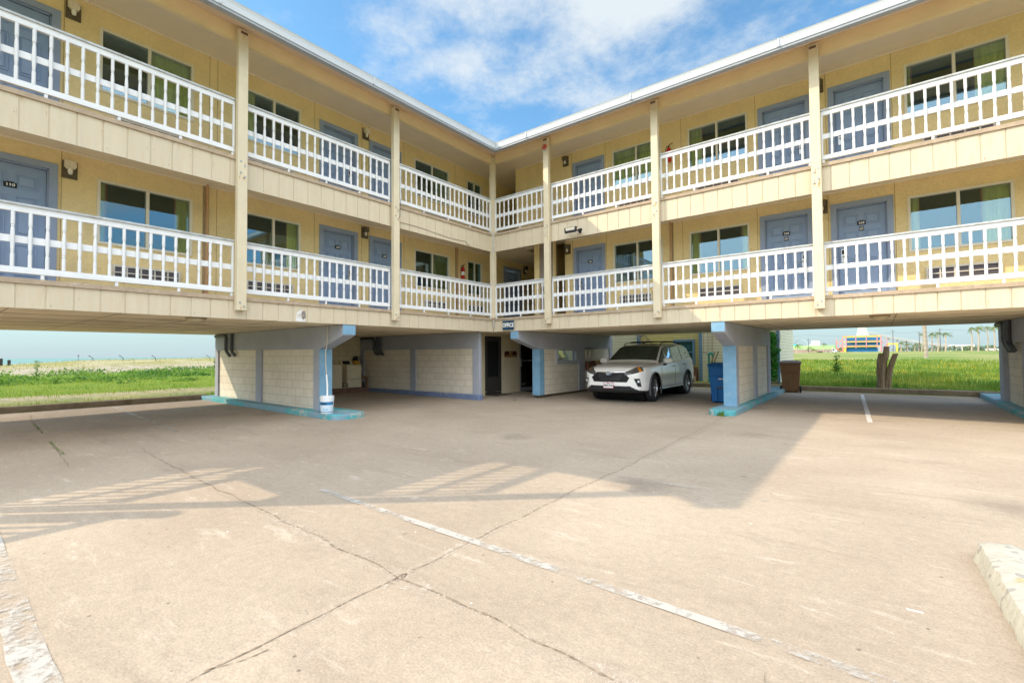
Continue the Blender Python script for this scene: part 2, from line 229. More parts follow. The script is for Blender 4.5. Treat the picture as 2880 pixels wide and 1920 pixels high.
# ------------------------------------------------------------------ mesh helpers
class MB:
    def __init__(s): s.v = []; s.f = []; s.m = []
    def add(s, vs, fs, m=0):
        o = len(s.v); s.v += [tuple(v) for v in vs]
        for f in fs: s.f.append(tuple(o+i for i in f)); s.m.append(m)
        return s
    def box(s, x0, x1, y0, y1, z0, z1, m=0):
        if x0 > x1: x0, x1 = x1, x0
        if y0 > y1: y0, y1 = y1, y0
        if z0 > z1: z0, z1 = z1, z0
        return s.add([(x0,y0,z0),(x1,y0,z0),(x1,y1,z0),(x0,y1,z0),(x0,y0,z1),(x1,y0,z1),(x1,y1,z1),(x0,y1,z1)],
              [(0,3,2,1),(4,5,6,7),(0,1,5,4),(1,2,6,5),(2,3,7,6),(3,0,4,7)], m)
    def prism(s, poly, d, m=0):
        n = len(poly); a = [Vector(p) for p in poly]; d = Vector(d); b = [p+d for p in a]
        nrm = Vector((0,0,0))
        for i in range(n): nrm += a[i].cross(a[(i+1)%n])
        if nrm.dot(d) > 0: a, b = b, a; 
        # a faces outward now at start cap
        vs = a+b; fs = [tuple(range(n)), tuple(range(2*n-1, n-1, -1))]
        for i in range(n): j = (i+1) % n; fs.append((i, i+n, j+n, j))
        return s.add(vs, fs, m)
    def cyl(s, p0, p1, r0, r1=None, n=12, m=0, caps=True):
        if r1 is None: r1 = r0
        p0, p1 = Vector(p0), Vector(p1); ax = (p1-p0)
        if ax.length < 1e-9: return s
        ax.normalize(); t = Vector((0,0,1)) if abs(ax.z) < 0.9 else Vector((1,0,0))
        a = ax.cross(t).normalized(); b = ax.cross(a)
        vs = []
        for p, r in ((p0, r0), (p1, r1)):
            for i in range(n):
                c, q = math.cos(2*math.pi*i/n), math.sin(2*math.pi*i/n); vs.append(p+a*(c*r)+b*(q*r))
        fs = [(i, (i+1)%n, n+(i+1)%n, n+i) for i in range(n)]
        if caps: fs += [tuple(range(n-1, -1, -1)), tuple(range(n, 2*n))]
        return s.add(vs, fs, m)
    def tube(s, pts, r, n=8, m=0):
        pts = [Vector(p) for p in pts]; rs = r if isinstance(r, (list, tuple)) else [r]*len(pts)
        vs = []; k = len(pts); prev = None
        for i, p in enumerate(pts):
            t = (pts[min(i+1, k-1)]-pts[max(i-1, 0)]).normalized()
            if prev is None:
                q = Vector((0,0,1)) if abs(t.z) < 0.9 else Vector((1,0,0)); a = t.cross(q).normalized()
            else: a = (prev - t*prev.dot(t)).normalized()
            prev = a; b = t.cross(a)
            for j in range(n):
                c, q = math.cos(2*math.pi*j/n), math.sin(2*math.pi*j/n); vs.append(p+a*(c*rs[i])+b*(q*rs[i]))
        fs = [(i*n+j, i*n+(j+1)%n, (i+1)*n+(j+1)%n, (i+1)*n+j) for i in range(k-1) for j in range(n)]
        fs += [tuple(range(n-1, -1, -1)), tuple(range((k-1)*n, k*n))]
        return s.add(vs, fs, m)
    def lathe(s, prof, c=(0,0,0), n=16, m=0):      # prof: (r,z)
        vs = []; k = len(prof)
        for r, z in prof:
            for j in range(n): vs.append((c[0]+r*math.cos(2*math.pi*j/n), c[1]+r*math.sin(2*math.pi*j/n), c[2]+z))
        fs = [(i*n+j, i*n+(j+1)%n, (i+1)*n+(j+1)%n, (i+1)*n+j) for i in range(k-1) for j in range(n)]
        fs += [tuple(range(n-1, -1, -1)), tuple(range((k-1)*n, k*n))]
        return s.add(vs, fs, m)
    def build(s, name, mats, parent=None, smooth=False, bevel=0):
        me = bpy.data.meshes.new(name); me.from_pydata(s.v, [], s.f)
        if not isinstance(mats, (list, tuple)): mats = [mats]
        for q in mats: me.materials.append(q)
        if any(s.m): me.polygons.foreach_set('material_index', s.m)
        if smooth: me.polygons.foreach_set('use_smooth', [True]*len(me.polygons))
        me.update()
        o = bpy.data.objects.new(name, me); COL.objects.link(o)
        if parent: o.parent = parent
        if bevel:
            b = o.modifiers.new('bevel', 'BEVEL'); b.width = bevel; b.segments = 2; b.limit_method = 'ANGLE'; b.angle_limit = R(40)
        if smooth:
            try:
                me.set_sharp_from_angle(angle=R(35))
            except Exception: pass
        return o
def tag(o, label, cat, group=None, kind=None):
    if label: o['label'] = label
    if cat: o['category'] = cat
    if group: o['group'] = group
    if kind: o['kind'] = kind
    return o
def thing(name, label, cat, loc=(0,0,0), rz=0, group=None):
    o = bpy.data.objects.new(name, None); COL.objects.link(o); o.location = loc; o.rotation_euler = (0,0,rz); o.empty_display_size = 0.2
    return tag(o, label, cat, group)
def copy_tree(o, loc=None, rz=None, label=None, group=None):
    c = o.copy(); COL.objects.link(c)
    for ch in list(o.children):
        d = ch.copy(); COL.objects.link(d); d.parent = c
        for g in list(ch.children):
            e = g.copy(); COL.objects.link(e); e.parent = d
    if loc is not None: c.location = loc
    if rz is not None: c.rotation_euler = (0,0,rz)
    if label: c['label'] = label
    if group: c['group'] = group
    return c
def struct(o, label, cat): return tag(o, label, cat, kind='structure')
def text_mesh(txt, size, bold=0.0, ext=0.002, spacing=1.0, sx=1.0):
    cu = bpy.data.curves.new('t', 'FONT'); cu.body = txt; cu.size = size; cu.extrude = ext; cu.offset = bold; cu.align_x = 'CENTER'; cu.align_y = 'CENTER'; cu.space_character = spacing; cu.resolution_u = 3
    to = bpy.data.objects.new('t', cu); COL.objects.link(to)
    dg = bpy.context.evaluated_depsgraph_get(); me = bpy.data.meshes.new_from_object(to.evaluated_get(dg))
    vs = [(v.co.x*sx, v.co.y, v.co.z) for v in me.vertices]; fs = [tuple(p.vertices) for p in me.polygons]
    bpy.data.objects.remove(to); bpy.data.meshes.remove(me); return vs, fs
def add_text(mb, txt, size, origin, right, upv, m=1, bold=0.0, sx=1.0, spacing=1.0):
    vs, fs = text_mesh(txt, size, bold, 0.002, spacing, sx)
    o, r, u = Vector(origin), Vector(right), Vector(upv); n = r.cross(u)
    mb.add([o+r*x+u*y+n*z for x, y, z in vs], fs, m)

# wing frames: s along the facade from the inner corner, d inward from the facade
class Wing:
    def __init__(s, w): s.w = w
    def P(s, a, d, z): return (-d, -a, z) if s.w == 0 else (a, d, z)
    def box(s, mb, a0, a1, d0, d1, z0, z1, m=0):
        p, q = s.P(a0, d0, z0), s.P(a1, d1, z1); return mb.box(p[0], q[0], p[1], q[1], z0, z1, m)
    @property
    def right(s): return Vector((0, 1, 0)) if s.w == 0 else Vector((1, 0, 0))     # picture right when facing the wall
    @property
    def outn(s): return Vector((1, 0, 0)) if s.w == 0 else Vector((0, -1, 0))
    @property
    def rz(s): return R(90) if s.w == 0 else 0.0      # local frame: x right, -y outward
WL, WR = Wing(0), Wing(1)
B1, T1, B2, T2, ZC = 2.10, 2.512, 4.569, 5.134, 7.66
C2 = 4.925
R1, R2 = 3.56, 6.21
DW = 1.44
LEFT_END, RIGHT_END = 12.3, 16.0
DL, DR = 7.55, 6.1

def gz(x, y):
    return 0.008*max(0.0, max(-x if y < 6.5 else 0, y if x > -7 else 0)) if (x < 0 or y > 0) else 0.0

# ------------------------------------------------------------------ ground, terrain, sea
def ground_mat():
    M = bpy.data.materials.new('court_concrete'); M.use_nodes = True; t = M.node_tree; K = t.links.new
    p = t.nodes['Principled BSDF']; p.inputs['Roughness'].default_value = 0.85; p.inputs['Specular IOR Level'].default_value = 0.25
    g = nd(t, 'ShaderNodeTexCoord').outputs['Object']
    def N(scale, det=6, rough=0.6, v=g, dist=0.0):
        n = nd(t, 'ShaderNodeTexNoise'); n.inputs['Scale'].default_value = scale; n.inputs['Detail'].default_value = det; n.inputs['Roughness'].default_value = rough; n.inputs['Distortion'].default_value = dist; K(v, n.inputs['Vector']); return n.outputs[0]
    def MR(v, a, b, c, d, sm=False):
        n = nd(t, 'ShaderNodeMapRange'); K(v, n.inputs[0])
        if sm: n.interpolation_type = 'SMOOTHSTEP'
        for i, q in enumerate((a, b, c, d)): n.inputs[i+1].default_value = q
        return n.outputs[0]
    def MIX(f, a, b):
        n = nd(t, 'ShaderNodeMix', data_type='RGBA'); K(f, n.inputs[0])
        for i, q in ((6, a), (7, b)):
            if isinstance(q, tuple): n.inputs[i].default_value = (*q, 1)
            else: K(q, n.inputs[i])
        return n.outputs[2]
    st = nd(t, 'ShaderNodeMapping'); st.inputs['Rotation'].default_value = (0, 0, R(-20)); st.inputs['Scale'].default_value = (1, 4, 1); K(g, st.inputs[0]); sv = st.outputs[0]
    c = MIX(MR(N(0.5, 5), 0.35, 0.65, 0, 1), (0.385, 0.315, 0.242), (0.455, 0.38, 0.295))
    c = MIX(MR(N(0.55, 8, 0.7, sv, 0.6), 0.52, 0.72, 0, 0.7, True), c, (0.34, 0.275, 0.215))
    c = MIX(MR(N(1.3, 9, 0.75, sv, 0.4), 0.56, 0.74, 0, 0.55, True), c, (0.70, 0.63, 0.54))
    c = MIX(MR(N(4, 10, 0.8), 0.57, 0.72, 0, 0.5), c, (0.33, 0.26, 0.2))
    c = MIX(MR(N(2.2, 10, 0.8, sv, 0.3), 0.6, 0.7, 0, 0.5), c, (0.72, 0.67, 0.6))
    # darker, mottled tone further in under the building
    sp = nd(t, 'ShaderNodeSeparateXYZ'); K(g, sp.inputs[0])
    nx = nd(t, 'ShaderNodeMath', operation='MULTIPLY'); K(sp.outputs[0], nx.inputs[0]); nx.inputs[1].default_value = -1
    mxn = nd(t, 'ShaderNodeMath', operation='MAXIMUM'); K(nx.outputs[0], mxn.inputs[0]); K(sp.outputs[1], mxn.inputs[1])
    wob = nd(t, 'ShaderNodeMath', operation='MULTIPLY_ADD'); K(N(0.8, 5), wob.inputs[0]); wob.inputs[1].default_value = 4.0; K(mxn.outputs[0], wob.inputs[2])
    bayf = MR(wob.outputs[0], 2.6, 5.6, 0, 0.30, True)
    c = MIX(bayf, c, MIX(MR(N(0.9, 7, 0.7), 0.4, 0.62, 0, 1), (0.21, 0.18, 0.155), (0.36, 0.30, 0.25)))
    # each cast slab has its own tone, divided at the joints
    gx = nd(t, 'ShaderNodeMath', operation='GREATER_THAN'); K(sp.outputs[0], gx.inputs[0]); gx.inputs[1].default_value = 6.9
    gy = nd(t, 'ShaderNodeMath', operation='GREATER_THAN'); K(sp.outputs[1], gy.inputs[0]); gy.inputs[1].default_value = -9.12
    gxy = nd(t, 'ShaderNodeMath', operation='MULTIPLY_ADD'); K(gx.outputs[0], gxy.inputs[0]); gxy.inputs[1].default_value = 0.06; gxy.inputs[2].default_value = 0.97
    gz_ = nd(t, 'ShaderNodeMath', operation='MULTIPLY_ADD'); K(gy.outputs[0], gz_.inputs[0]); gz_.inputs[1].default_value = -0.05; K(gxy.outputs[0], gz_.inputs[2])
    s0 = nd(t, 'ShaderNodeVectorMath', operation='SCALE'); K(c, s0.inputs[0]); K(gz_.outputs[0], s0.inputs['Scale']); c = s0.outputs[0]
    # oil drips and tyre scuffs
    vo4 = nd(t, 'ShaderNodeTexVoronoi'); vo4.inputs['Scale'].default_value = 0.42; K(g, vo4.inputs['Vector'])
    ad4 = nd(t, 'ShaderNodeMath', operation='MULTIPLY_ADD'); K(N(5, 8, 0.8), ad4.inputs[0]); ad4.inputs[1].default_value = 0.25; K(vo4.outputs['Distance'], ad4.inputs[2])
    c = MIX(MR(ad4.outputs[0], 0.16, 0.30, 0.45, 0.0), c, (0.15, 0.12, 0.10))
    f = MR(N(75, 4, 0.8), 0.32, 0.68, 0.80, 1.20); s1 = nd(t, 'ShaderNodeVectorMath', operation='SCALE'); K(c, s1.inputs[0]); K(f, s1.inputs['Scale'])
    f2 = MR(N(14, 9, 0.85), 0.3, 0.7, 0.84, 1.16); s2 = nd(t, 'ShaderNodeVectorMath', operation='SCALE'); K(s1.outputs[0], s2.inputs[0]); K(f2, s2.inputs['Scale'])
    vo = nd(t, 'ShaderNodeTexVoronoi'); vo.inputs['Scale'].default_value = 5.0; K(g, vo.inputs['Vector'])
    c = MIX(MR(vo.outputs['Distance'], 0.035, 0.06, 0.6, 0.0), s2.outputs[0], (0.08, 0.06, 0.05))
    vo2 = nd(t, 'ShaderNodeTexVoronoi'); vo2.inputs['Scale'].default_value = 1.1; K(g, vo2.inputs['Vector'])
    c = MIX(MR(vo2.outputs['Distance'], 0.03, 0.05, 0.45, 0.0), c, (0.16, 0.13, 0.11))
    vo3 = nd(t, 'ShaderNodeTexVoronoi'); vo3.inputs['Scale'].default_value = 3.1; vo3.inputs['Randomness'].default_value = 1; K(g, vo3.inputs['Vector'])
    c = MIX(MR(vo3.outputs['Distance'], 0.025, 0.035, 0.7, 0.0), c, (0.8, 0.78, 0.72))
    K(c, p.inputs['Base Color'])
    b = nd(t, 'ShaderNodeBump'); b.inputs['Strength'].default_value = 0.35; b.inputs['Distance'].default_value = 0.01; K(N(70, 6, 0.7), b.inputs['Height'])
    b2 = nd(t, 'ShaderNodeBump'); b2.inputs['Strength'].default_value = 0.3; b2.inputs['Distance'].default_value = 0.05; K(N(3, 6, 0.6), b2.inputs['Height']); K(b.outputs[0], b2.inputs['Normal'])
    K(b2.outputs[0], p.inputs['Normal']); return M
def axis(lo, hi, marks, fine, growth=1.0):
    return sorted(set(marks))
mb = MB()
xs = [-7.45] + [x*0.5 for x in range(-14, 53)]
ys = [-26 + i*0.5 for i in range(0, 67)] + [7.9]
xs = sorted(set(xs)); ys = sorted(set(ys))
vs = [(x, y, gz(x, y)) for y in ys for x in xs]; nx = len(xs)
fs = [(j*nx+i, j*nx+i+1, (j+1)*nx+i+1, (j+1)*nx+i) for j in range(len(ys)-1) for i in range(nx-1)]
mb.add(vs, fs); struct(mb.build('pavement', ground_mat()), 'sun bleached concrete parking court, cracked and stained', 'pavement')

def terr(x, y):
    n = noise.noise(Vector((x*0.05, y*0.05, 3.1)))
    if x < -7.6:
        t = -x-7.6
        z = 0.16 + 0.10*min(t/12, 1)
        if t > 20: z += 0.35*min((t-20)/30, 1)*(1+0.6*n)
        # dune ridge is higher away from the left picture edge
        if t > 42:
            k = max(0.0, min(1.0, (y+4.5)/7.0)); z += (0.52*k)*math.exp(-((t-60)/16.0)**2)
        if t > 70: z -= (t-70)*0.05
        z = max(z, -4.0)
    else: z = 0.16
    if y > 7.9:
        t = y-7.9
        zr = 0.16 + 0.52*min(t/42, 1) + 0.5*max(0, min((t-42)/70, 1)) + 0.1*max(0, min((t-112)/200, 1))
        zr += 0.10*n*min(t/20, 1)*(1 if t < 90 else 0.2)
        k = max(0.0, min(1.0, (x+14)/10.0)); z = z*(1-k) + zr*k
    return z + 0.03*noise.noise(Vector((x*0.7, y*0.7, 0)))*min(1, (abs(x)+abs(y))/20)
def inside(x, y): return -7.46 < x < 26 and -26 < y < 7.91
xs = [-3000, -1500, -800, -500, -350, -250, -180] + list(range(-140, -30, 4)) + [-30+i*0.75 for i in range(0, 30)] + [-7.62] + [-7.4] + [-7+i for i in range(0, 40)] + [34, 38, 43, 50, 60, 75, 95, 120, 160, 220, 320, 500, 900, 1800, 3500]
ys = [-3000, -1200, -500, -200, -100, -60, -40, -30] + [-25+i*1.0 for i in range(0, 33)] + [8.08] + [9+i*0.75 for i in range(0, 24)] + [28+i*3 for i in range(0, 34)] + [135, 150, 175, 210, 260, 330, 420, 560, 800, 1400, 2600, 5000]
xs = sorted(set(xs)); ys = sorted(set(ys)); vs = []
for y in ys:
    for x in xs:
        z = terr(x, y)
        if inside(x, y): z = -0.35
        vs.append((x, y, z))
nx = len(xs); fs = [(j*nx+i, j*nx+i+1, (j+1)*nx+i+1, (j+1)*nx+i) for j in range(len(ys)-1) for i in range(nx-1)]
def terrain_mat():
    M = bpy.data.materials.new('field_ground'); M.use_nodes = True; t = M.node_tree; K = t.links.new
    p = t.nodes['Principled BSDF']; p.inputs['Roughness'].default_value = 0.95; p.inputs['Specular IOR Level'].default_value = 0.1
    g = nd(t, 'ShaderNodeTexCoord').outputs['Object']
    sp = nd(t, 'ShaderNodeSeparateXYZ'); K(g, sp.inputs[0])
    def N(scale, det=6, rough=0.65, v=None):
        n = nd(t, 'ShaderNodeTexNoise'); n.inputs['Scale'].default_value = scale; n.inputs['Detail'].default_value = det; n.inputs['Roughness'].default_value = rough; K(v or g, n.inputs['Vector']); return n.outputs[0]
    def MR(v, a, b, c, d):
        n = nd(t, 'ShaderNodeMapRange'); K(v, n.inputs[0])
        for i, q in enumerate((a, b, c, d)): n.inputs[i+1].default_value = q
        return n.outputs[0]
    def MIX(f, a, b):
        n = nd(t, 'ShaderNodeMix', data_type='RGBA')
        K(f, n.inputs[0])
        for i, q in ((6, a), (7, b)):
            if isinstance(q, tuple): n.inputs[i].default_value = (*q, 1)
            else: K(q, n.inputs[i])
        return n.outputs[2]
    def wob(sock, amt, sc):
        m_ = nd(t, 'ShaderNodeMath', operation='MULTIPLY_ADD'); K(N(sc, 6, 0.7), m_.inputs[0]); m_.inputs[1].default_value = amt; K(sock, m_.inputs[2]); return m_.outputs[0]
    grass = MIX(MR(N(0.35), 0.4, 0.6, 0, 1), (0.12, 0.22, 0.03), (0.27, 0.30, 0.05))
    grass = MIX(MR(N(1.4, 8), 0.5, 0.7, 0, 0.8), grass, (0.33, 0.31, 0.07))
    # inland field: lush near, drier band far
    far = MIX(MR(N(0.06, 6), 0.42, 0.6, 0, 1), (0.16, 0.25, 0.06), (0.36, 0.34, 0.15))
    yb = wob(sp.outputs[1], 20, 0.12)
    field = MIX(MR(yb, 34, 60, 0, 1), grass, far)
    # shore: bands by distance x
    xb = wob(sp.outputs[0], 9, 0.16)
    sand = MIX(MR(N(0.9, 9), 0.42, 0.6, 0, 1), (0.46, 0.40, 0.33), (0.27, 0.26, 0.13))
    dune = MIX(MR(N(0.25, 7), 0.4, 0.6, 0, 1), (0.27, 0.26, 0.08), (0.40, 0.36, 0.22))
    shore = MIX(MR(xb, -31, -27, 1, 0), (0.17, 0.25, 0.035), sand)
    shore = MIX(MR(xb, -50, -44, 1, 0), shore, dune)
    # gravel track by the kerb
    xt = wob(sp.outputs[0], 1.6, 0.5)
    trk = MIX(MR(N(3, 9), 0.42, 0.6, 0, 1), (0.55, 0.45, 0.37), (0.36, 0.29, 0.22))
    a1 = MR(xt, -11.2, -10.7, 0, 1); a2 = MR(xt, -8.0, -7.7, 1, 0)
    mm = nd(t, 'ShaderNodeMath', operation='MULTIPLY'); K(a1, mm.inputs[0]); K(a2, mm.inputs[1])
    shore = MIX(mm.outputs[0], shore, trk)
    c = MIX(MR(sp.outputs[0], -13.0, -7.0, 1, 0), field, shore)
    f = MR(N(9, 6, 0.8), 0.3, 0.7, 0.7, 1.3); s1 = nd(t, 'ShaderNodeVectorMath', operation='SCALE'); K(c, s1.inputs[0]); K(f, s1.inputs['Scale'])
    K(s1.outputs[0], p.inputs['Base Color'])
    b = nd(t, 'ShaderNodeBump'); b.inputs['Strength'].default_value = 0.8; b.inputs['Distance'].default_value = 0.1; K(N(6, 8, 0.8), b.inputs['Height']); K(b.outputs[0], p.inputs['Normal'])
    return M
mb = MB(); mb.add(vs, fs); struct(mb.build('terrain', terrain_mat(), smooth=True), 'grassy field, gravel track and sandy shore around the motel', 'terrain')
mb = MB(); mb.box(-9000, -75, -6000, 9000, -3.2, -2.2)
sea = mat('sea_water', (0.17, 0.30, 0.28), 0.75, 0.25, 0.03, dirt=(0.45, 0.52, 0.5), ds=0.05, dth=(0.6, 0.72), damt=0.35, bump=0.6, bs=0.6, spec=0.12, stretch=(1, 0.4, 1))
struct(mb.build('sea', sea), 'pale green choppy sea beyond the dunes', 'sea')

# kerbs
mb = MB(); mb.prism([(-7.45, -26, -0.1), (-7.45, -26, 0.20), (-7.48, -26, 0.22), (-7.66, -26, 0.22), (-7.66, -26, -0.1)], (0, 20.72, 0))
struct(mb.build('kerb', concrete), 'stained concrete kerb along the seaward side of the parking bays', 'kerb')
mb = MB(); mb.prism([(0.9, 7.9, -0.1), (0.9, 7.9, 0.21), (0.9, 7.93, 0.23), (0.9, 8.1, 0.23), (0.9, 8.1, -0.1)], (20, 0, 0))
struct(mb.build('kerb', concrete), 'stained concrete kerb along the grass field behind the right wing', 'kerb')

def wornpaint(name, thr, col=(0.53, 0.51, 0.47)):
    M = bpy.data.materials.new(name); M.use_nodes = True; t = M.node_tree; K = t.links.new; p = t.nodes['Principled BSDF']
    p.inputs['Base Color'].default_value = (*col, 1); p.inputs['Roughness'].default_value = 0.7
    g = nd(t, 'ShaderNodeTexCoord').outputs['Object']
    n = nd(t, 'ShaderNodeTexNoise'); n.inputs['Scale'].default_value = 9; n.inputs['Detail'].default_value = 12; n.inputs['Roughness'].default_value = 0.8; K(g, n.inputs['Vector'])
    n2 = nd(t, 'ShaderNodeTexNoise'); n2.inputs['Scale'].default_value = 1.2; n2.inputs['Detail'].default_value = 3; K(g, n2.inputs['Vector'])
    a = nd(t, 'ShaderNodeMath', operation='MULTIPLY_ADD'); K(n2.outputs[0], a.inputs[0]); a.inputs[1].default_value = 0.7; K(n.outputs[0], a.inputs[2])
    m_ = nd(t, 'ShaderNodeMapRange'); K(a.outputs[0], m_.inputs[0]); m_.inputs[1].default_value = thr-0.07; m_.inputs[2].default_value = thr+0.07; m_.inputs[3].default_value = 0.85; m_.inputs[4].default_value = 0.04
    tr = nd(t, 'ShaderNodeBsdfTransparent'); ms = nd(t, 'ShaderNodeMixShader'); K(m_.outputs[0], ms.inputs[0]); K(tr.outputs[0], ms.inputs[1]); K(p.outputs[0], ms.inputs[2]); K(ms.outputs[0], t.nodes['Material Output'].inputs[0]); return M
# joints and cracks in the concrete
def strip(pts, w, z=0.003, jit=0.015, wj=0.7, seg=0.06, seed=1):
    rr = random.Random(seed); P = []
    for a, b in zip(pts[:-1], pts[1:]):
        a, b = Vector(a), Vector(b); n = max(1, int((b-a).length/seg))
        for i in range(n): P.append(a+(b-a)*(i/n))
    P.append(Vector(pts[-1])); q = MB(); vs = []
    for i, p in enumerate(P):
        d = (P[min(i+1, len(P)-1)]-P[max(i-1, 0)]).normalized(); nrm = Vector((-d.y, d.x))
        ww = w*(1+wj*(rr.random()*2-1)); o = nrm*(jit*(noise.noise(Vector((p.x*3, p.y*3, seed)))*1.6))
        a = p+o+nrm*ww/2; b = p+o-nrm*ww/2
        vs += [(a.x, a.y, gz(a.x, a.y)+z), (b.x, b.y, gz(b.x, b.y)+z)]
    q.add(vs, [(2*i, 2*i+1, 2*i+3, 2*i+2) for i in range(len(P)-1)]); return q
jd = 'dark gap between concrete slabs'
for i, (pts, w, lb) in enumerate([
    ([(0.35, -8.88), (3.1, -9.03), (6.95, -9.14), (16, -9.4)], 0.030, 'long eroded slab joint crossing the court from left to right'),
    ([(7.02, -10.9), (6.95, -9.14), (6.88, -6.4), (6.78, -3.0), (6.68, -0.05)], 0.020, 'slab joint running from the foreground to the pier with the blue bin'),
    ([(6.97, -10.25), (7.04, -10.1), (7.05, -10.0)], 0.012, 'short hairline crack beside the nearest joint'),
    ([(-6.6, -9.3), (-4.7, -9.48), (-2.7, -9.57)], 0.03, 'weedy slab joint under the left wing, farther piece'),
    ([(-1.5, -9.63), (0.1, -9.72), (1.2, -9.8)], 0.024, 'weedy slab joint under the left wing, nearer piece'),
    ([(-4.75, -9.48), (-4.6, -11.5)], 0.02, 'cross joint at the far end of the weedy joint'),
    ([(-1.5, -9.63), (-1.5, -12)], 0.02, 'cross joint at the near end of the weedy joint'),
    ([(8.9, -9.6), (9.0, -9.1), (8.95, -8.75)], 0.004, 'fine hairline crack at the lower right')]):
    struct(strip(pts, w*0.36, 0.003, 0.024, 0.95, 0.02, i+1).build('pavement_joint', tarm), lb, 'crack')
for i, (pts, w) in enumerate((([(4.9, -9.10), (6.95, -9.15), (9.6, -9.24)], 0.13), ([(6.99, -10.4), (6.95, -9.14), (6.9, -7.0)], 0.07))):
    struct(strip(pts, w, 0.0018, 0.03, 0.6, 0.03, 30+i).build('pavement_joint', wornpaint('chipped_edge', 0.80, (0.56, 0.48, 0.39))), ('pale crumbled edges of the long joint' if i == 0 else 'pale crumbled edges of the cross joint'), 'crack')
# loose gravel and crumbled edges along the joints
q = MB(); rr = random.Random(5)
for k in range(1500):
    if rr.random() < 0.65:
        x = 5.3+rr.random()*4.5; y = -9.14-0.03*(x-6.95)+0.02+rr.gauss(-0.03, 0.035) if rr.random() < .8 else -9.2+rr.gauss(0, .12)
        if noise.noise(Vector((x*1.3, 0, 5))) < -0.05 and abs(y+9.16) > 0.02: continue
    else: x = 6.9+rr.gauss(0, 0.05); y = -10.6+rr.random()*6
    s = 0.002+rr.random()**3*0.009
    q.add([(x-s, y, gz(x, y)), (x+s*0.3, y-s, gz(x, y)), (x+s, y+s*0.6, gz(x, y)), (x, y, s*0.9)], [(0, 1, 3), (1, 2, 3), (2, 0, 3)])
tag(q.build('gravel', mat('grit', (0.42, 0.36, 0.29), 0.9, 0.5, 90)), 'loose grit along the crumbling slab joints', 'grit', kind='stuff')
q = MB(); rr = random.Random(9)
def blade(q, x, y, z, h, w, lean, a, m=0):
    dx, dy = math.cos(a), math.sin(a); px, py = -dy*w, dx*w
    q.add([(x-px, y-py, z), (x+px, y+py, z), (x+dx*lean*0.4+px*0.6, y+dy*lean*0.4+py*0.6, z+h*0.6), (x+dx*lean*0.4-px*0.6, y+dy*lean*0.4-py*0.6, z+h*0.6), (x+dx*lean, y+dy*lean, z+h)],
          [(0, 1, 2, 3), (3, 2, 4)], m)
weedm = leafmat('weed_green', (0.06, 0.16, 0.02), (0.16, 0.26, 0.04), 4)
for (x0, y0, x1, y1, n) in ((-4.7, -9.48, -2.7, -9.57, 70), (-1.5, -9.63, 0.1, -9.7, 90), (-7.3, -9.0, -7.3, -9.4, 60), (6.97, -9.12, 7.1, -9.05, 0), (0.58, 0.25, 0.66, 0.2, 30)):
    for k in range(n):
        t = rr.random(); x = x0+(x1-x0)*t+rr.gauss(0, 0.02); y = y0+(y1-y0)*t+rr.gauss(0, 0.015)
        blade(q, x, y, gz(x, y), 0.01+rr.random()*0.03, 0.003, 0.03*rr.random(), rr.random()*6.3)
for k in range(40):
    x, y = 6.62+rr.gauss(0, 0.05), 0.0+rr.gauss(0, 0.02); blade(q, x, y, 0, 0.05+rr.random()*0.1, 0.012, 0.06*rr.random(), rr.random()*6.3)
tag(q.build('weeds', weedm), 'small weeds growing out of the slab joints', 'weeds', kind='stuff')

# painted bay lines (worn)
wp = wornpaint('worn_line_paint', 0.86); wp2 = wornpaint('faded_line_paint', 0.74)
for pts, w, mt, lb in [
    ([(4.75, -8.41), (9.6, -8.52)], 0.075, wp, 'worn white bay line crossing the middle of the foreground'),
    ([(6.4, -6.05), (9.3, -6.1), (10.4, -6.35)], 0.06, wp2, 'faint white line running toward the wheel stop'),
    ([(3.6, -10.68), (8.0, -10.74)], 0.13, wp, 'broad worn white line at the bottom left corner'),
    ([(-7.1, -7.66), (-0.9, -8.0)], 0.09, wp, 'white bay line under the left wing'),
    ([(8.92, 7.2), (9.2, 0.55)], 0.085, wornpaint('sound_line_paint', 1.1, (0.75, 0.73, 0.70)), 'solid white bay line under the right wing'),
    ([(-5.7, -2.03), (-0.17, -2.45)], 0.055, wp, 'thin white bay line beside the laundry'),
    ([(3.73, 0.82), (3.66, 2.1)], 0.06, wp, 'short white bay line in front of the parked car'),
    ([(0.7, 0.05), (3.5, -0.25), (5.3, -1.3)], 0.05, wp2, 'faint curved line of old paint before the car')]:
    struct(strip(pts, w, 0.007, 0.004, 0.08, 0.15, 3).build('parking_line', mt), lb, 'road marking')

# ------------------------------------------------------------------ the motel
motel = thing('motel_building', 'two-storey yellow stucco motel raised on blue block piers, L-shaped round the court', 'building')
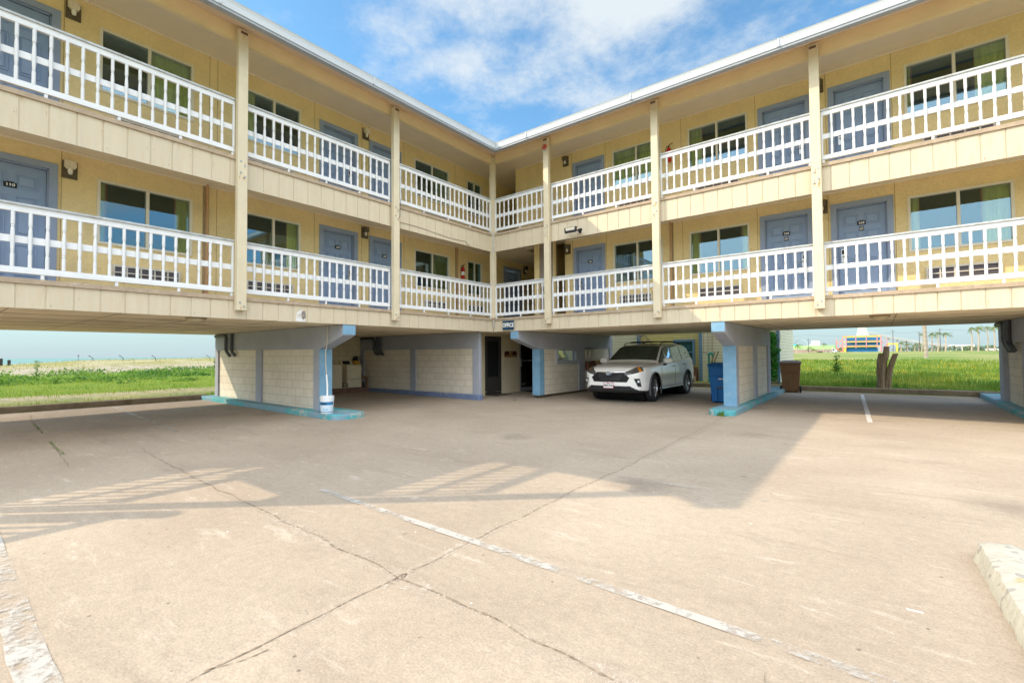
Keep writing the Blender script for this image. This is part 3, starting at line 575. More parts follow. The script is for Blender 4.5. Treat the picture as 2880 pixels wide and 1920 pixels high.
# slabs, ceilings, roof
for Wg, e, dep, nm in ((WL, 13.15, DL, 'l'), (WR, RIGHT_END, DR, 'r')):
    s0 = -DR if Wg is WL else 0.0
    q = MB(); Wg.box(q, s0 if Wg is WL else 0.03, e, 0.03, dep, B1+0.002, T1-0.074); q.build('floor_slab', under, motel)
    q = MB(); Wg.box(q, s0 if Wg is WL else 0.03, e, 0.03, DW+0.3, C2+0.002, T2-0.074); q.build('walkway_ceiling', cream, motel)
    re = e
    q = MB(); Wg.box(q, s0 if Wg is WL else -0.10, re, 0.10, 1.9, ZC+0.002, ZC+0.06); q.build('walkway_ceiling', cream, motel)
    q = MB(); Wg.box(q, s0 if Wg is WL else -1.9, re, 1.9, dep+0.3, ZC+0.01, ZC+0.16); q.build('roof', mat('roof_gravel', (0.35, 0.33, 0.3), 0.9, 0.2, 10), motel)
    # concrete edge and grooved fascia, both levels
    for zb, zt in ((B1, T1), (B2, T2)):
        q = MB(); Wg.box(q, -0.03 if Wg is WL else 0.0, e, -0.03, DW, zt-0.07, zt)
        o = q.build('walkway_edge', lip, motel)
        q = MB(); a = 0.0
        while a < e:
            b = min(a+0.30, e); zz = zb + 0.004*(rnd.random()-0.5)
            Wg.box(q, a+0.012, b-0.006, 0.0, 0.028, zz, zt-0.072); Wg.box(q, b-0.006, b+0.012, 0.010, 0.028, zz, zt-0.072)
            a = b
        for k in range(int(e*5)):
            a = round(rnd.uniform(0.1, e-0.1)/0.30)*0.30 + rnd.choice((-0.02, 0.03, rnd.uniform(-.12, .12))); w_ = rnd.uniform(0.002, 0.007); L_ = rnd.uniform(0.03, 0.16); z1 = zt-0.074-rnd.choice((0, 0, rnd.uniform(0, .2)))
            q.add([Wg.P(a-w_, -0.0008, z1), Wg.P(a+w_, -0.0008, z1), Wg.P(a+w_*.3, -0.0008, max(zb+.01, z1-L_))], [(0, 1, 2)], 1)
        for k in range(int(e*6)):
            a = round(rnd.uniform(0.2, e-0.2)/0.30)*0.30 + rnd.choice((-0.05, 0.05)); z1 = rnd.choice((zb+.06, (zb+zt)/2-.03, zt-.15))+rnd.uniform(-.02, .02); r_ = rnd.uniform(.003, .0065)
            q.add([Wg.P(a+r_*math.cos(i), -0.001, z1+r_*math.sin(i)) for i in (0, 1.05, 2.1, 3.14, 4.2, 5.24)], [(0, 1, 2, 3, 4, 5)], 2 if rnd.random() < .7 else 1)
        q.build('fascia', [panel, mat('rust_drip', (0.52, 0.38, 0.22), .8, .3, 30), mat('nail_dark', (0.12, 0.08, 0.06), .8, .3, 30)], motel)
    # beam, sloping overhang, gutter
    q = MB(); Wg.box(q, 0.0 if Wg is WL else 0.10, e, 0.0, 0.10, 7.33, 7.60); q.build('roof_beam', beamc, motel)
    def pr(mb, prof, c0, m=0):   # profile in (d,z), mitred at the inner corner: start s = -d
        k = len(prof); vs = [Wg.P(-d if True else 0, d, z) for d, z in prof] + [Wg.P(e, d, z) for d, z in prof]
        # mitre: at the inner corner the point with offset d<0 (outside) starts at s=-d
        fs = [tuple(range(k)), tuple(range(2*k-1, k-1, -1))] + [(i, i+k, (i+1)%k+k, (i+1)%k) for i in range(k)]
        if Wg is WR: fs = [tuple(reversed(f)) for f in fs]
        mb.add(vs, fs, m)
    q = MB(); pr(q, [(0.02, 7.605), (-0.62, 7.355), (-0.62, 7.385), (0.02, 7.64)], 0); q.build('overhang', soffit, motel)
    q = MB(); pr(q, [(-0.62, 7.30), (-0.74, 7.30), (-0.74, 7.345), (-0.62, 7.345)], 0); q.build('drip_edge', gutgrey, motel)
    q = MB(); pr(q, [(-0.60, 7.348), (-0.755, 7.348), (-0.765, 7.44), (-0.78, 7.49), (-0.79, 7.505), (-0.60, 7.505)], 0)
    for k in range(1, int(e/3.05)+1): Wg.box(q, 3.05*k-1.2, 3.05*k-1.195+0.02, -0.786, -0.6, 7.346, 7.507)
    q.build('gutter', gutter, motel)
    q = MB(); pr(q, [(0.05, 7.65), (-0.76, 7.51), (-0.76, 7.525), (0.05, 7.78)], 0); q.build('roof_edge', gutgrey, motel)
    # rear wall and dark back of the rooms
    q = MB(); Wg.box(q, s0 if Wg is WL else -1.0, e if Wg is WR else LEFT_END, dep-0.15, dep, T1-0.074, ZC+0.01); q.build('rear_wall', stucco, motel)
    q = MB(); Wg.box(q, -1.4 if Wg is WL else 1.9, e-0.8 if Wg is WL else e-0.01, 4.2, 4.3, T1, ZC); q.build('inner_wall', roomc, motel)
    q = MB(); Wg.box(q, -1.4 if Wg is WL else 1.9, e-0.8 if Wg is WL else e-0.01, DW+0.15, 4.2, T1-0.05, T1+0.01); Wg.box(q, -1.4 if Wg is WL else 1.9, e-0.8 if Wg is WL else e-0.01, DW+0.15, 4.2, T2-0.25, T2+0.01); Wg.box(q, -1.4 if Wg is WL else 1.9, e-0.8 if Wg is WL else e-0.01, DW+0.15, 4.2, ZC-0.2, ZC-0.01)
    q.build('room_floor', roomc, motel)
q = MB(); WL.box(q, LEFT_END, LEFT_END+0.12, DW, DL, T1-0.074, ZC); q.build('end_wall', stucco, motel)
q = MB(); WR.box(q, RIGHT_END-0.12, RIGHT_END, DW, DR, T1-0.074, ZC); q.build('end_wall', stucco, motel)

def wall(Wg, a0, a1, z0, z1, opens, name='wall', m=stucco, th=0.14, joints=()):
    q = MB(); xs_ = sorted(set([a0, a1]+[o[0] for o in opens]+[o[1] for o in opens]))
    for u, v in zip(xs_[:-1], xs_[1:]):
        holes = sorted([(o[2], o[3]) for o in opens if o[0] < v-1e-6 and o[1] > u+1e-6]); z = z0
        for h0, h1 in holes:
            if h0 > z+1e-4: Wg.box(q, u, v, DW, DW+th, z, h0)
            z = max(z, h1)
        if z < z1-1e-4: Wg.box(q, u, v, DW, DW+th, z, z1)
    for j in joints: Wg.box(q, j-0.004, j+0.004, DW-0.0015, DW+0.01, z0, z1, 1)
    return q.build(name, [m, mat('wall_joint', (0.3, 0.2, 0.08), 0.9)], motel)

# windows: (s0, s1); doors: leaf (s0, s1); two floors alike
def mirror(w): return w
LWIN = [(7.64, 9.10), (5.40, 6.66), (0.48, 1.92), (-1.10, -0.34)]
LDOOR = [(9.71, 10.58, 'L', '110'), (3.95, 4.82, 'R', '109'), (2.51, 3.38, 'R', '108'), (-3.24, -2.38, 'R', '107')]
RWIN = [(3.36, 4.82), (5.52, 6.96), (9.90, 11.41), (13.0, 14.4)]
RDOOR = [(2.14, 3.00, 'L', '105'), (7.29, 8.16, 'R', '104'), (8.70, 9.57, 'L', '103')]
ZB = {0: T1, 1: T2}

def curtain(q, Wg, a0, a1, d, z0, z1, m=0, amp=0.022, per=0.085):
    n = max(6, int((a1-a0)/0.012)); vs = []
    for i in range(n+1):
        a = a0+(a1-a0)*i/n; dd = d+amp*math.sin(2*math.pi*a/per+1.3*math.sin(a*9))
        vs += [Wg.P(a, dd, z0), Wg.P(a, dd, z1)]
    q.add(vs, [(2*i, 2*i+2, 2*i+3, 2*i+1) for i in range(n)], m)
def window(Wg, a0, a1, z0, z1, cur, mull=None):
    t = 0.045; q = MB(); mid = (a0+a1)/2 if mull is None else mull
    d0, d1 = DW-0.02, DW+0.09
    Wg.box(q, a0, a1, d0, d1, z1-t, z1); Wg.box(q, a0, a1, d0, d1, z0, z0+t)
    Wg.box(q, a0, a0+t, d0, d1, z0+t, z1-t); Wg.box(q, a1-t, a1, d0, d1, z0+t, z1-t); Wg.box(q, mid-0.025, mid+0.025, d0+0.01, d1, z0+t, z1-t)
    f = q.build('window', winframe, motel)
    q = MB(); Wg.box(q, a0+t, mid-0.025, DW+0.035, DW+0.04, z0+t, z1-t); q.build('pane', glass, f)
    q = MB(); Wg.box(q, mid+0.025, a1-t, DW+0.02, DW+0.025, z0+t, z1-t); q.build('pane', glass, f)
    for c0, c1 in cur:
        q = MB(); curtain(q, Wg, a0+(a1-a0)*c0, a0+(a1-a0)*c1, DW+0.13, z0-0.05, z1+0.05); q.build('curtain', curt, f, smooth=True)
        if c1-c0 < 0.6:      # patterned leading edge
            e_ = c1 if c0 < 0.3 else c0
            q = MB(); curtain(q, Wg, a0+(a1-a0)*e_-0.012, a0+(a1-a0)*e_+0.012, DW+0.12, z0-0.05, z1+0.05, amp=0.003); q.build('curtain_trim', curt2, f)
    q = MB(); Wg.box(q, a0-0.1, a1+0.1, DW+0.9, DW+0.905, z0-0.3, z1+0.25); return f

def door(Wg, a0, a1, zf, side, num, extra=False, lock=0):
    h = 2.03; rt_, on = Wg.right, Wg.outn
    q = MB(); c = 0.105
    Wg.box(q, a0-c, a0, DW-0.025, DW+0.14, zf, zf+h+c); Wg.box(q, a1, a1+c, DW-0.025, DW+0.14, zf, zf+h+c); Wg.box(q, a0, a1, DW-0.025, DW+0.14, zf+h, zf+h+c)
    Wg.box(q, a0, a0+0.02, DW+0.03, DW+0.06, zf, zf+h); Wg.box(q, a1-0.02, a1, DW+0.03, DW+0.06, zf, zf+h); Wg.box(q, a0, a1, DW+0.03, DW+0.06, zf+h-0.02, zf+h)
    q.build('door_frame', doorframe, motel)
    q = MB(); Wg.box(q, a0+0.022, a1-0.022, DW+0.07, DW+0.11, zf+0.01, zf+h-0.022)
    w = a1-a0; pw = w*0.30
    for cx in (a0+w*0.29, a0+w*0.71):
        for z0, z1 in ((0.22, 0.72), (0.86, 1.50), (1.63, 1.86)):
            x0, x1 = cx-pw/2, cx+pw/2; zz0, zz1 = zf+z0, zf+z1; b = 0.018
            Wg.box(q, x0, x1, DW+0.054, DW+0.07, zz0, zz0+b); Wg.box(q, x0, x1, DW+0.054, DW+0.07, zz1-b, zz1)
            Wg.box(q, x0, x0+b, DW+0.054, DW+0.07, zz0+b, zz1-b); Wg.box(q, x1-b, x1, DW+0.054, DW+0.07, zz0+b, zz1-b)
            Wg.box(q, x0+0.045, x1-0.045, DW+0.053, DW+0.07, zz0+0.045, zz1-0.045)
    dr = q.build('door', doorc, motel, bevel=0.003)
    # lock plate on the picture-left ('L') or picture-right ('R') side
    flip = 1 if Wg is WR else -1
    ax = (a0+0.10) if (side == 'L') == (Wg is WR) else (a1-0.10)
    q = MB(); z = zf+1.0
    Wg.box(q, ax-0.035, ax+0.035, DW+0.045, DW+0.069, z-0.17, z+0.13)
    q.add([Wg.P(ax-0.024, DW+0.044, z+0.02), Wg.P(ax+0.024, DW+0.044, z+0.02), Wg.P(ax+0.024, DW+0.044, z+0.115), Wg.P(ax-0.024, DW+0.044, z+0.115)], [(0, 1, 2, 3)], 1)
    dirn = 1 if ax < (a0+a1)/2 else -1
    q.cyl(Wg.P(ax, DW+0.045, z-0.03), Wg.P(ax, DW-0.005, z-0.03), 0.012, n=10); q.cyl(Wg.P(ax, DW-0.005, z-0.03), Wg.P(ax+dirn*0.11, DW-0.005, z-0.03), 0.009, n=8)
    q.build('door_handle', [metalm, black], dr)
    if num:
        q = MB(); cx = (a0+a1)/2; zc = zf+1.56+0.10
        Wg.box(q, cx-0.075, cx+0.075, DW+0.052, DW+0.061, zc-0.042, zc+0.04, 0); Wg.box(q, cx-0.04, cx+0.04, DW+0.052, DW+0.061, zc+0.04, zc+0.052, 0)
        o_ = Vector(Wg.P(cx, DW+0.051, zc-0.002)); add_text(q, num, 0.062, o_, rt_, (0, 0, 1), 1, bold=0.0022, sx=1.15)
        q.build('number_plate', [blackl, whitel], dr)
        if extra:
            q = MB(); zc2 = zc-0.125
            Wg.box(q, cx-0.038, cx+0.038, DW+0.052, DW+0.061, zc2-0.045, zc2+0.045, 0)
            cc = Vector(Wg.P(cx, DW+0.0505, zc2)); n = 24; vs = []
            for i in range(n):
                a = 2*math.pi*i/n
                for r in (0.024, 0.032): vs.append(cc+rt_*(r*math.cos(a))+Vector((0, 0, r*math.sin(a))))
            q.add(vs, [(2*i, 2*i+1, (2*i+3) % (2*n), (2*i+2) % (2*n)) for i in range(n)], 1)
            a = (rt_*0.7+Vector((0, 0, 0.7))); b = (rt_*0.7-Vector((0, 0, 0.7)))
            q.add([cc+a*0.026+b*0.004, cc+a*0.026-b*0.004, cc-a*0.026-b*0.004, cc-a*0.026+b*0.004], [(0, 1, 2, 3)], 1)
            q.add([cc+rt_*-0.016+Vector((0, 0, -0.004)), cc+rt_*0.012+Vector((0, 0, -0.004)), cc+rt_*0.012+Vector((0, 0, 0.003)), cc+rt_*-0.016+Vector((0, 0, 0.003))], [(0, 1, 2, 3)], 1)
            q.build('no_smoking_plate', [blackl, whitel], dr)
    return dr

cur_l = {0: [[(0.0, 0.18), (0.90, 1.0)], [(0.0, 0.22)], [(0.0, 0.46)], [(0.0, 1.0)]], 1: [[(0.0, 0.46)], [(0.80, 1.0)], [(0.0, 0.36)], [(0.85, 1.0)]]}
cur_r = {0: [[(0.78, 1.0)], [(0.0, 0.18), (0.86, 1.0)], [(0.0, 0.12), (0.72, 1.0)], [(0, 1)]], 1: [[(0.0, 1.0)], [(0.0, 0.24)], [(0.0, 0.08), (0.70, 1.0)], [(0, 1)]]}
for fl in (0, 1):
    zf = ZB[fl]; zt = C2+0.002 if fl == 0 else ZC
    zw0, zw1 = (3.41, 4.56) if fl == 0 else (6.14, 7.29)
    wl = [(a, b, zw0 + (0.02 if i == 2 else 0), zw1) for i, (a, b) in enumerate(LWIN)]
    dl = [(a-0.1, b+0.1, zf, zf+2.13) for a, b, _, _ in LDOOR if not (fl == 1 and a < -2)]
    wall(WL, -5.9, LEFT_END, zf, zt, wl+dl, joints=(10.72, 9.56, 7.2, 5.05, 3.72, 3.5, 2.30, 0.2, 7.35))
    wrr = [(a, b, zw0, zw1) for a, b in RWIN]; dr_ = [(a-0.1, b+0.1, zf, zf+2.13) for a, b, _, _ in RDOOR]
    wall(WR, 1.72 if fl == 0 else -0.2, RIGHT_END-0.12, zf, zt, wrr+dr_, joints=(2.0, 3.14, 5.35, 7.13, 8.55, 9.7, 12.2))
    for i, (a, b) in enumerate(LWIN): window(WL, a, b, zw0 + (0.02 if i == 2 else 0), zw1, cur_l[fl][i])
    for i, (a, b) in enumerate(RWIN): window(WR, a, b, zw0, zw1, cur_r[fl][i])
    for a, b, sd, nm in LDOOR:
        if fl == 1 and a < -2: continue
        door(WL, a, b, zf, sd, nm if fl == 0 else None)
    for a, b, sd, nm in RDOOR:
        door(WR, a, b, zf, sd, nm if fl == 0 else str(int(nm)+100), extra=(fl == 0 and nm in ('103', '104')))
    # trim along the top of the walls
    for Wg, a0, a1 in ((WL, -5.9, LEFT_END), (WR, 1.74 if fl == 0 else -0.18, RIGHT_END-0.12)):
        q = MB(); Wg.box(q, a0, a1, DW-0.02, DW, zt-0.035, zt-0.002); q.build('wall_trim', cream, motel)
    # returns of the right wing wall at the breezeway
    x0 = 1.72 if fl == 0 else -0.2
    q = MB(); q.box(x0, x0+0.14, DW+0.14, DR-0.15, zf, zt); q.build('wall', stucco, motel)
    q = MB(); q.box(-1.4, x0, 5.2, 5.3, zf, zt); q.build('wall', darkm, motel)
# wall stub with electric cupboard between breezeway and stair (lower gallery)
q = MB(); q.box(0.80, 0.99, 1.08, 3.2, T1, C2); q.box(1.52, 1.545, 1.06, 1.2, T1, C2, 0); q.build('wall', stucco, motel)
q = MB(); q.box(0.992, 1.50, 1.12, 1.22, T1, C2-0.002); q.box(1.02, 1.30, 1.10, 1.118, T1+0.9, C2-0.2, 1); q.box(1.05, 1.2, 1.09, 1.099, T1+1.0, T1+1.18, 2)
q.build('electric_cupboard', [mat('cupboard', (0.34, 0.30, 0.26), 0.7), mat('cupboard_door', (0.30, 0.26, 0.23), 0.6), whitel], motel)

# posts
post_s = [(WL, 3.80), (WL, 7.336), (WL, 10.88), (WL, 13.06), (WR, 2.08), (WR, 5.218), (WR, 8.476), (WR, 11.95), (WR, 15.5)]
galv = mat('bolt_steel', (0.34, 0.38, 0.42), 0.4, 0.2, 30, metal=0.7)
def bolts(q, Wg, s, d):
    for zc in (T2, T1):
        for ds, dz in ((0.035, -0.12), (-0.035, -0.19), (0.035, -0.33), (-0.035, -0.40)):
            if zc == T1 and dz < -0.25: continue
            q.cyl(Wg.P(s+ds, d, zc+dz), Wg.P(s+ds, d-0.012, zc+dz), 0.016, n=8)
for Wg, s in post_s:
    q = MB(); Wg.box(q, s-0.085, s+0.085, -0.145, -0.031, 2.25, 7.50); p = q.build('porch_post', postm, motel, bevel=0.008)
    q = MB(); bolts(q, Wg, s, -0.146); q.build('bolt', galv, p)
    q = MB()
    for k in range(9):
        a = s+rnd.uniform(-.06, .06); z1 = rnd.choice((T2-.12, T2-.33, T2-.4, T1-.12, T1-.19, 2.3, 7.42))-.01; w_ = rnd.uniform(.004, .011); L_ = rnd.uniform(.04, .2)
        q.add([Wg.P(a-w_, -0.1462, z1), Wg.P(a+w_, -0.1462, z1), Wg.P(a+w_*.2, -0.1462, max(2.26, z1-L_))], [(0, 1, 2)])
    q.build('rust_stain', mat('rust_orange', (0.50, 0.27, 0.11), .85, .3, 25), p)
    q = MB(); Wg.box(q, s-0.07, s+0.05, -0.148, -0.1455, 7.42, 7.47); q.build('post_bracket', mat('rusty_bracket', (0.14, 0.09, 0.06), 0.8, 0.5, 30), p)
q = MB(); q.box(-0.06, 0.085, -0.085, 0.06, T1+0.0, 7.50); cp = q.build('porch_post', postm, motel, bevel=0.008)
q = MB(); q.tube([(0.09, -0.09, T2-0.02), (0.095, -0.095, T2-0.25), (0.10, -0.10, T2-0.5), (0.095, -0.095, B2-0.05)], 0.022, 8); q.tube([(0.06, -0.06, B1+0.35), (0.08, -0.08, B1+0.2), (0.05, -0.05, B1+0.1)], 0.02, 6)
q.build('conduit', mat('painted_conduit', (0.45, 0.45, 0.45), 0.5, 0.2, 10), cp)

# railings
def bal_mesh(h):
    w = 0.021; prof = [(0, w), (h*0.23, w), (h*0.245, 0.013), (h*0.262, 0.020), (h*0.28, 0.014), (h*0.31, 0.019), (h*0.40, 0.0215), (h*0.5, 0.0215), (h*0.60, 0.0215), (h*0.69, 0.019), (h*0.72, 0.014), (h*0.738, 0.020), (h*0.755, 0.013), (h*0.77, w), (h, w)]
    vs = []; n = 8
    for z, r in prof:
        sq = r == w
        for j in range(n):
            a = 2*math.pi*(j+0.5)/n
            if sq: c, s_ = math.cos(a), math.sin(a); k = 1/max(abs(c), abs(s_)); vs.append((c*k*r, s_*k*r, z))
            else: vs.append((math.cos(a)*r*1.08, math.sin(a)*r*1.08, z))
    fs = [(i*n+j, i*n+(j+1) % n, (i+1)*n+(j+1) % n, (i+1)*n+j) for i in range(len(prof)-1) for j in range(n)]
    fs += [tuple(range(n-1, -1, -1)), tuple(range((len(prof)-1)*n, len(prof)*n))]
    return vs, fs
BH = {0: R1-0.12-(T1+0.16), 1: R2-0.12-(T2+0.16)}
bmesh_shared = {}
for fl in (0, 1):
    me = bpy.data.meshes.new('baluster'); v_, f_ = bal_mesh(BH[fl]); me.from_pydata(v_, [], f_); me.materials.append(white); bmesh_shared[fl] = me
rest = MB()
segs = [(WL, 0.085, 3.715), (WL, 3.885, 7.25), (WL, 7.42, 10.795), (WL, 10.965, 12.97), (WR, 0.085, 1.995), (WR, 2.165, 5.13), (WR, 5.305, 8.39), (WR, 8.56, 11.865), (WR, 12.035, 15.4)]
indiv = {(0, 7.42), (0, 3.885), (1, 8.56)}
for fl in (0, 1):
    zt = ZB[fl]; rr_ = R1 if fl == 0 else R2
    for Wg, a0, a1 in segs:
        q = MB(); d = 0.03
        Wg.box(q, a0, a1, d-0.02, d+0.03, rr_-0.12, rr_-0.03); Wg.box(q, a0, a1, d+0.025, d+0.045, zt+0.50, zt+0.60)
        Wg.box(q, a0, a1, d-0.03, d+0.03, zt+0.07, zt+0.125); Wg.box(q, a0, a1, d-0.02, d+0.02, zt+0.125, zt+0.16)
        Wg.box(q, a0, a0+0.03, d-0.025, d+0.025, zt+0.16, rr_-0.12); Wg.box(q, a1-0.03, a1, d-0.025, d+0.025, zt+0.16, rr_-0.12)
        k = max(2, round((a1-a0)/0.87))
        for i in range(k+1):
            c = a0+0.03+(a1-a0-0.06)*i/k; Wg.box(q, c-0.02, c+0.02, d-0.02, d+0.02, zt+0.0, zt+0.07)
        ra = q.build('railing', white, motel, bevel=0.004)
        q = MB(); Wg.box(q, a0-0.005, a1+0.005, d-0.045, d+0.075, rr_-0.03, rr_); q.build('handrail_cap', railtop, ra)
        n = round((a1-a0)/0.174); first = a0+(a1-a0-(n-1)*0.174)/2
        if n*0.174 > a1-a0-0.08: n -= 1; first = a0+(a1-a0-(n-1)*0.174)/2
        for i in range(n):
            c = first+i*0.174; P_ = Wg.P(c, d, zt+0.16)
            if (Wg.w, a0) in indiv and fl in (0, 1) and not (a0 == 3.885 and fl == 1):
                o = bpy.data.objects.new('baluster', bmesh_shared[fl]); COL.objects.link(o); o.location = P_; o.parent = ra
            else:
                v_, f_ = bal_mesh(BH[fl]); rest.add([(x+P_[0], y+P_[1], z+P_[2]) for x, y, z in v_], f_)
ro = rest.build('balusters', white, motel); ro['kind'] = 'stuff'; ro['label'] = 'the other turned white balusters of the railings'

# stair landing beyond the end of the left wing (its railing shades the court)
q = MB(); WL.box(q, 13.2, 16.5, -0.35, 1.0, T1-0.2, T1); q.build('stair_landing', lip, motel)
q = MB(); WL.box(q, 13.25, 16.5, -0.33, -0.28, R1+0.08, R1+0.2); WL.box(q, 13.25, 16.5, -0.31, -0.29, T1+0.5, T1+0.6); WL.box(q, 13.25, 16.5, -0.33, -0.28, T1+0.06, T1+0.14)
k = 0
while 13.35+0.174*k < 16.4:
    c = 13.35+0.174*k; k += 1; WL.box(q, c-0.02, c+0.02, -0.325, -0.285, T1+0.14, R1+0.08)
q.build('railing', white, motel)
q = MB(); WL.box(q, 13.15, 13.29, -0.36, -0.2, 0, 4.05); WL.box(q, 16.35, 16.5, -0.36, -0.2, 0, 4.05); q.build('stair_post', postm, motel)
# piers: (wing, s centre range, d extents, pilasters, windows)
def pier(Wg, s0, s1, dcol, dend, pils, tip=True, blue_all=False):
    """wall standing across the wing, between s0 and s1, from d=dcol to dend; near face is s1"""
    q = MB(); zt_ = B1-0.002
    d0 = 0.03 if tip else dcol
    prof = [(d0, zt_), (d0, 1.86), (d0+0.12, 1.81), (dcol, 1.56), (dend, 1.60), (dend, zt_)] if tip else [(dcol, zt_), (dcol, 1.60), (dend, 1.60), (dend, zt_)]
    vs = [Wg.P(s0, d, z) for d, z in prof]; ext = Vector(Wg.P(s1, 0, 0))-Vector(Wg.P(s0, 0, 0)); q.prism(vs, ext, 0)
    pr_ = q.build('pier_beam', greyblue, motel, bevel=0.012)
    q = MB(); Wg.box(q, s0-0.002, s1+0.002, dcol, dcol+0.27, 0.10, 1.575 if tip else 1.6); q.build('pier_column', bluepaint if blue_all else greyblue, pr_, bevel=0.01)
    if tip and not blue_all:
        q = MB(); Wg.box(q, s0-0.001, s1+0.001, dcol-0.012, dcol+0.004, 0.10, 1.56); q.build('column_face', bluepaint, pr_)
    if tip:
        q = MB(); Wg.box(q, s0+0.004, s1-0.004, 0.018, 0.032, 1.875, zt_-0.003); q.build('beam_end_face', bluepaint, pr_)
    for a, b in pils:
        q = MB(); Wg.box(q, s0+0.004, s1-0.004, a, b, 0.12, 1.5985); q.build('pilaster', greyblue, pr_)
    return pr_
def blocks(Wg, pr_, s0, s1, d0, d1, holes=()):
    q = MB(); m_ = blockx if Wg is WL else blocky
    ds = sorted(set([d0, d1]+[h[0] for h in holes]+[h[1] for h in holes]))
    for u, v in zip(ds[:-1], ds[1:]):
        hs = [h for h in holes if h[0] < v-1e-6 and h[1] > u+1e-6]
        if hs: Wg.box(q, s0+0.05, s1-0.05, u, v, 0.10, hs[0][2]); Wg.box(q, s0+0.05, s1-0.05, u, v, hs[0][3], 1.5985)
        else: Wg.box(q, s0+0.05, s1-0.05, u, v, 0.10, 1.5985)
    q.build('block_panel', m_, pr_)
def pkerb(Wg, s0, s1, dfront, dback, parent, ztop=0.12, far=None):
    q = MB(); n = 10; pts = []
    r = (s1-s0)/2; c = (s0+s1)/2
    for i in range(n+1):
        a = math.pi*i/n; pts.append((c+r*math.cos(a), dfront+0.22-0.22*math.sin(a)))
    pts += [(s0, dback), (s1, dback)]
    k = len(pts); hh = 0.008*dback
    vs = [Wg.P(a, d, -0.02) for a, d in pts] + [Wg.P(a, d, ztop+0.008*max(0, d)) for a, d in pts]
    fs = [tuple(range(k-1, -1, -1)), tuple(range(k, 2*k))] + [(i, (i+1) % k, (i+1) % k+k, i+k) for i in range(k)]
    if Wg is WR: fs = [tuple(reversed(f)) for f in fs]
    q.add(vs, fs); return q.build('pier_kerb', kerbteal, parent, bevel=0.025)
# left pier
p1 = pier(WL, 4.84, 5.16, 1.0, 7.15, [(3.98, 4.32), (6.93, 7.15)])
blocks(WL, p1, 4.84, 5.16, 1.27, 6.93); pkerb(WL, 4.60, 5.44, -0.15, 7.46, p1)
# right pier
p2 = pier(WR, 6.40, 6.69, 1.0, 5.5, [(3.13, 3.5), (5.11, 5.5)])
blocks(WR, p2, 6.40, 6.69, 1.27, 5.11); pkerb(WR, 6.27, 6.84, 0.0, 7.9, p2)
# middle pier with the office window
p3 = pier(WR, 0.65, 0.93, 1.13, 6.3, [(3.62, 4.03), (6.04, 6.3)], blue_all=True)
blocks(WR, p3, 0.65, 0.93, 1.40, 6.04, holes=[(2.14, 3.58, 1.06, 1.58), (4.11, 4.72, 1.26, 1.55)])
q = MB()
for b in ((2.14, 3.58, 1.52, 1.58), (2.14, 3.58, 1.06, 1.17), (2.14, 2.20, 1.17, 1.52), (3.40, 3.58, 1.17, 1.52)): q.box(0.68, 0.945, b[0], b[1], b[2], b[3])
f = q.build('window', greyblue, p3); q = MB(); q.box(0.86, 0.865, 2.2, 3.4, 1.17, 1.52); q.build('pane', mirrorglass, motel)
q = MB()
for b in ((4.11, 4.72, 1.52, 1.55), (4.11, 4.72, 1.26, 1.29), (4.11, 4.14, 1.29, 1.52), (4.69, 4.72, 1.29, 1.52), (4.38, 4.45, 1.29, 1.52)): q.box(0.80, 0.95, b[0], b[1], b[2], b[3])
q.box(0.70, 0.72, 4.12, 4.7, 1.27, 1.54, 1)
q.build('window', [winframe, darkm], p3)
q = MB(); q.box(0.93, 1.06, 4.0, 4.8, 1.585, 1.60); q.build('window_hood', black, p3)
# fourth pier at the right edge
p4 = pier(WR, 11.75, 12.04, 1.0, 5.85, [(3.1, 3.45), (5.40, 5.85)])
blocks(WR, p4, 11.80-0.0, 12.04, 1.27, 5.40); pkerb(WR, 11.62, 12.2, 0.0, 7.9, p4)
# laundry wall (low beam, no corbel)
p5 = pier(WL, 0.18, 0.30, 0.34, 6.55, [(3.31, 3.60), (6.34, 6.55)], tip=False)
blocks(WL, p5, 0.14, 0.30, 0.58, 6.34)
q = MB(); WL.box(q, 0.16, 0.36, 0.3, 6.4, -0.02, 0.17); q.build('pier_kerb', mat('base_blue', (0.17, 0.22, 0.36), 0.7, 0.15, 4, dirt=(0.5, 0.47, 0.42), ds=2.5, dth=(0.64, 0.68), damt=0.9), p5, bevel=0.02)
q = MB(); q.box(-6.75, -6.6, -3.3, -0.06, 0.0, B1); q.build('laundry_wall', mat('painted_block_laundry', (0.74, 0.65, 0.46), 0.8, 0.05, 2, dirt=(0.42, 0.33, 0.22), ds=1.6, dth=(0.5, 0.8), damt=0.45, bump=0.3, bs=60, tex=('brick', 'y', 0.40, 0.20)), motel)
q = MB(); q.box(-6.6, -5.9, -2.6, -0.37, 0.0, 0.20); q.build('laundry_platform', mat('platform_brown', (0.22, 0.12, 0.09), 0.9, 0.2, 5), motel)
